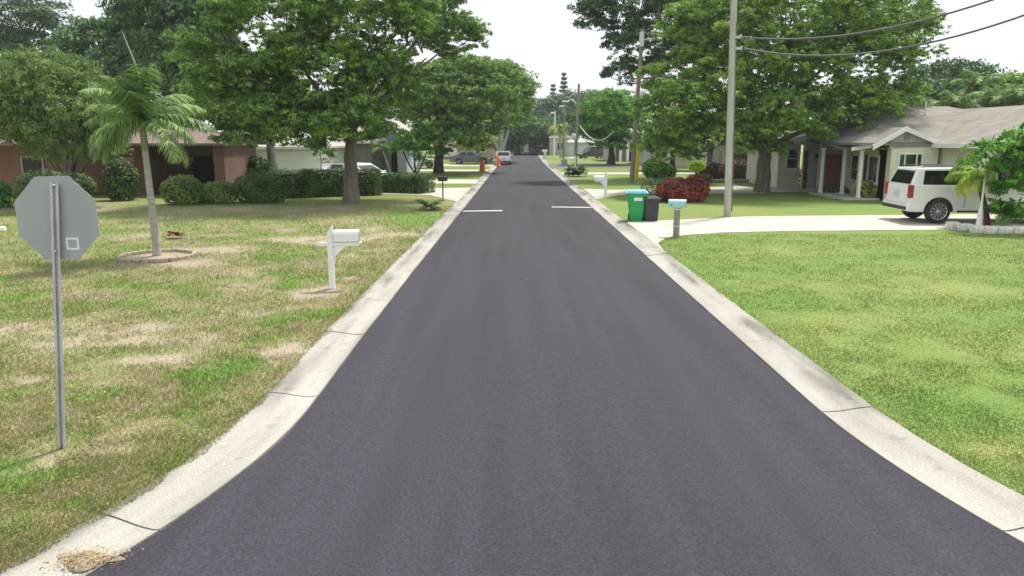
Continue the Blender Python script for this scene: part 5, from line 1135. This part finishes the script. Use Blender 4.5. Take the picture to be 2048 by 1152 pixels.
# --- white garage house behind the hedge
def simple_house(label, u0, u1, Y, depth, zw, zr, wall, roof, eave=.5, wins=(), name='house', door=None, axis='x'):
    x0, x1 = X(u0, Y), X(u1, Y); r_ = empty(name, ((x0+x1)/2, Y, ZG), label=label, cat='house'); hw = (x1-x0)/2
    mb = MB(); mb.box((0, depth/2, zw/2), (x1-x0, depth, zw)); mb.build('wall', wall, r_)
    mb = MB()
    if axis == 'x': hip(mb, -hw-eave, hw+eave, -eave, depth+eave, zw, zr, min(hw*.6, depth/2), min(hw*.6, depth/2))
    else: gable_y(mb, -hw-eave, hw+eave, -eave, depth+eave, zw-.05, zr)
    mb.build('roof', roof, r_)
    if axis != 'x': mb = MB(); mb.prism([(-hw, .02, zw), (hw, .02, zw), (0, .02, zr-.15)], (0, .2, 0)); mb.build('gable_wall', wall, r_)
    mb = MB(); mb.box((0, -eave-.03, zw+.03), (2*hw+2*eave, .04, .18)); (mb.build('fascia', M['trim'], r_) if axis == 'x' else None)
    for (u, w_, h_, z) in wins: window(r_, (X(u, Y)-(x0+x1)/2, 0, z), w_, h_)
    for dd in (door or []): mb = MB(); mb.box((X(dd[0], Y)-(x0+x1)/2, -.03, dd[2]/2), (dd[1], .06, dd[2])); mb.build(dd[3], dd[4], r_)
    return r_
simple_house('white-walled house with wide white garage door behind the long hedge', 500, 640, 52, 8, 2.25, 3.3, M['trim'], M['roof_pale'], .4, door=[(592, 3.2, 2.1, 'garage_door', M['white'])])
simple_house('red brick upper block behind the white garage house', 470, 560, 62, 6, 3.3, 4.3, M['brick'], M['roof_brown'], .3, wins=[(522, .9, 1.1, 2.4)])
simple_house('grey-green house part behind the white hatchback', 640, 742, 60, 8, 2.6, 3.6, M['greywall'], M['roof_pale'], .5)
hb = simple_house('pale blue house front with white roof gable and hanging pink flag', 735, 812, 66, 8, 2.7, 4.4, M['bluewall'], M['roof_pale'], .5, axis='y', door=[(788, .5, 2.3, 'door', M['glass']), (800, 1.0, 2.7, 'panel', M['white'])])
p = at(752, 292, 63); mb = MB(); mb.prism([(-.45, 0, -.8), (.45, 0, -.75), (.4, 0, .8), (-.35, 0, .75)], (0, .03, 0)); tag(mb.build('flag', M['flag'], loc=p), 'faded pink flag hanging at the pale blue house', 'flag')
simple_house('tan flat-fronted house behind the grey sedan', 885, 992, 108, 8, 2.7, 3.9, M['tan'], M['roof_pale'], .4, wins=[(905, 1.4, 1.2, 1.6), (960, 1.6, 1.2, 1.6)])
simple_house('grey-roofed house past the bare pale limbs', 1000, 1048, 160, 8, 2.4, 4.6, M['greywall'], M['roof_pale'], .4)
simple_house('small pale house with open carport at the end of the street', 1048, 1082, 175, 8, 2.6, 4.2, M['bluewall'], M['roof_pale'], .4, door=[(1064, 1.6, 2.0, 'carport_shade_panel', M['opening_shade'])])  # solid dark panel stands for the shade inside the carport
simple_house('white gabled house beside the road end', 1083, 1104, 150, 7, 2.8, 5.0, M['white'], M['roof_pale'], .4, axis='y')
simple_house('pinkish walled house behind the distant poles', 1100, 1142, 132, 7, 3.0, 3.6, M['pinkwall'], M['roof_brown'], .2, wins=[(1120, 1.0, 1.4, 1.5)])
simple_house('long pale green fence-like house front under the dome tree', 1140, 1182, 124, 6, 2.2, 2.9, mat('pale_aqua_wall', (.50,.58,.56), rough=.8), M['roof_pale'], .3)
hc = simple_house('white house with porch columns left of the leaning pole', 1222, 1282, 98, 8, 2.6, 4.4, M['pinkwall'], M['roof_pale'], .9, door=[(1240, .8, 2.0, 'front_door', M['taupe']), (1262, 1.2, 1.2, 'opening_shade_panel', M['opening_shade'])])  # solid dark panel on the wall stands for a shaded opening
x0_ = (X(1222, 98)+X(1282, 98))/2
for u in (1226, 1240, 1254, 1270): mb = MB(); mb.box((X(u, 98)-x0_, -.7, 1.3), (.35, .35, 2.6)); mb.build('column', M['white'], hc)
simple_house('bright white house wall right of the yellow guard', 1288, 1336, 84, 8, 2.5, 3.4, M['white'], M['roof_pale'], .3, wins=[(1312, 1.4, .5, 1.9)])
simple_house('pale house wall glimpsed through the shaded garden', 1340, 1480, 76, 8, 2.5, 3.6, M['beige2'], M['roof_pale'], .5, wins=[(1370, 1.0, 1.1, 1.5), (1430, 1.2, 1.1, 1.5)])
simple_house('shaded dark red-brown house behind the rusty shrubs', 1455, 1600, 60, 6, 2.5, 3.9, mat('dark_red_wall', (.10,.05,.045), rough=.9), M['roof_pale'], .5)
# low stone kerb along the shaded garden
a_, b_ = P(1400, 366), P(1625, 364)
mb = MB(); d = b_-a_; mb.box((0, 0, .12), (d.length, .35, .24), math.atan2(d.y, d.x)); tag(mb.build('garden_kerb', M['edging'], loc=(a_+b_)/2, bevel=.03), 'low tan kerb edging the shaded garden behind the big right tree', 'garden kerb')

# ------------------------------------------------------------------ air
hm = bpy.data.materials.new('haze_air'); hm.use_nodes = True; t = hm.node_tree; t.nodes.clear()
o_ = t.nodes.new('ShaderNodeOutputMaterial'); pv = t.nodes.new('ShaderNodeVolumePrincipled'); pv.inputs['Color'].default_value = (.93,.96,1,1); pv.inputs['Density'].default_value = .0004; pv.inputs['Anisotropy'].default_value = .2
t.links.new(pv.outputs[0], o_.inputs['Volume'])
g = MB(); g.box((0, 300, 13.5), (2000, 2000, 29.5)); hz = g.build('haze', hm); tag(hz, 'thin pale haze filling the air along the street', 'haze', kind='stuff')
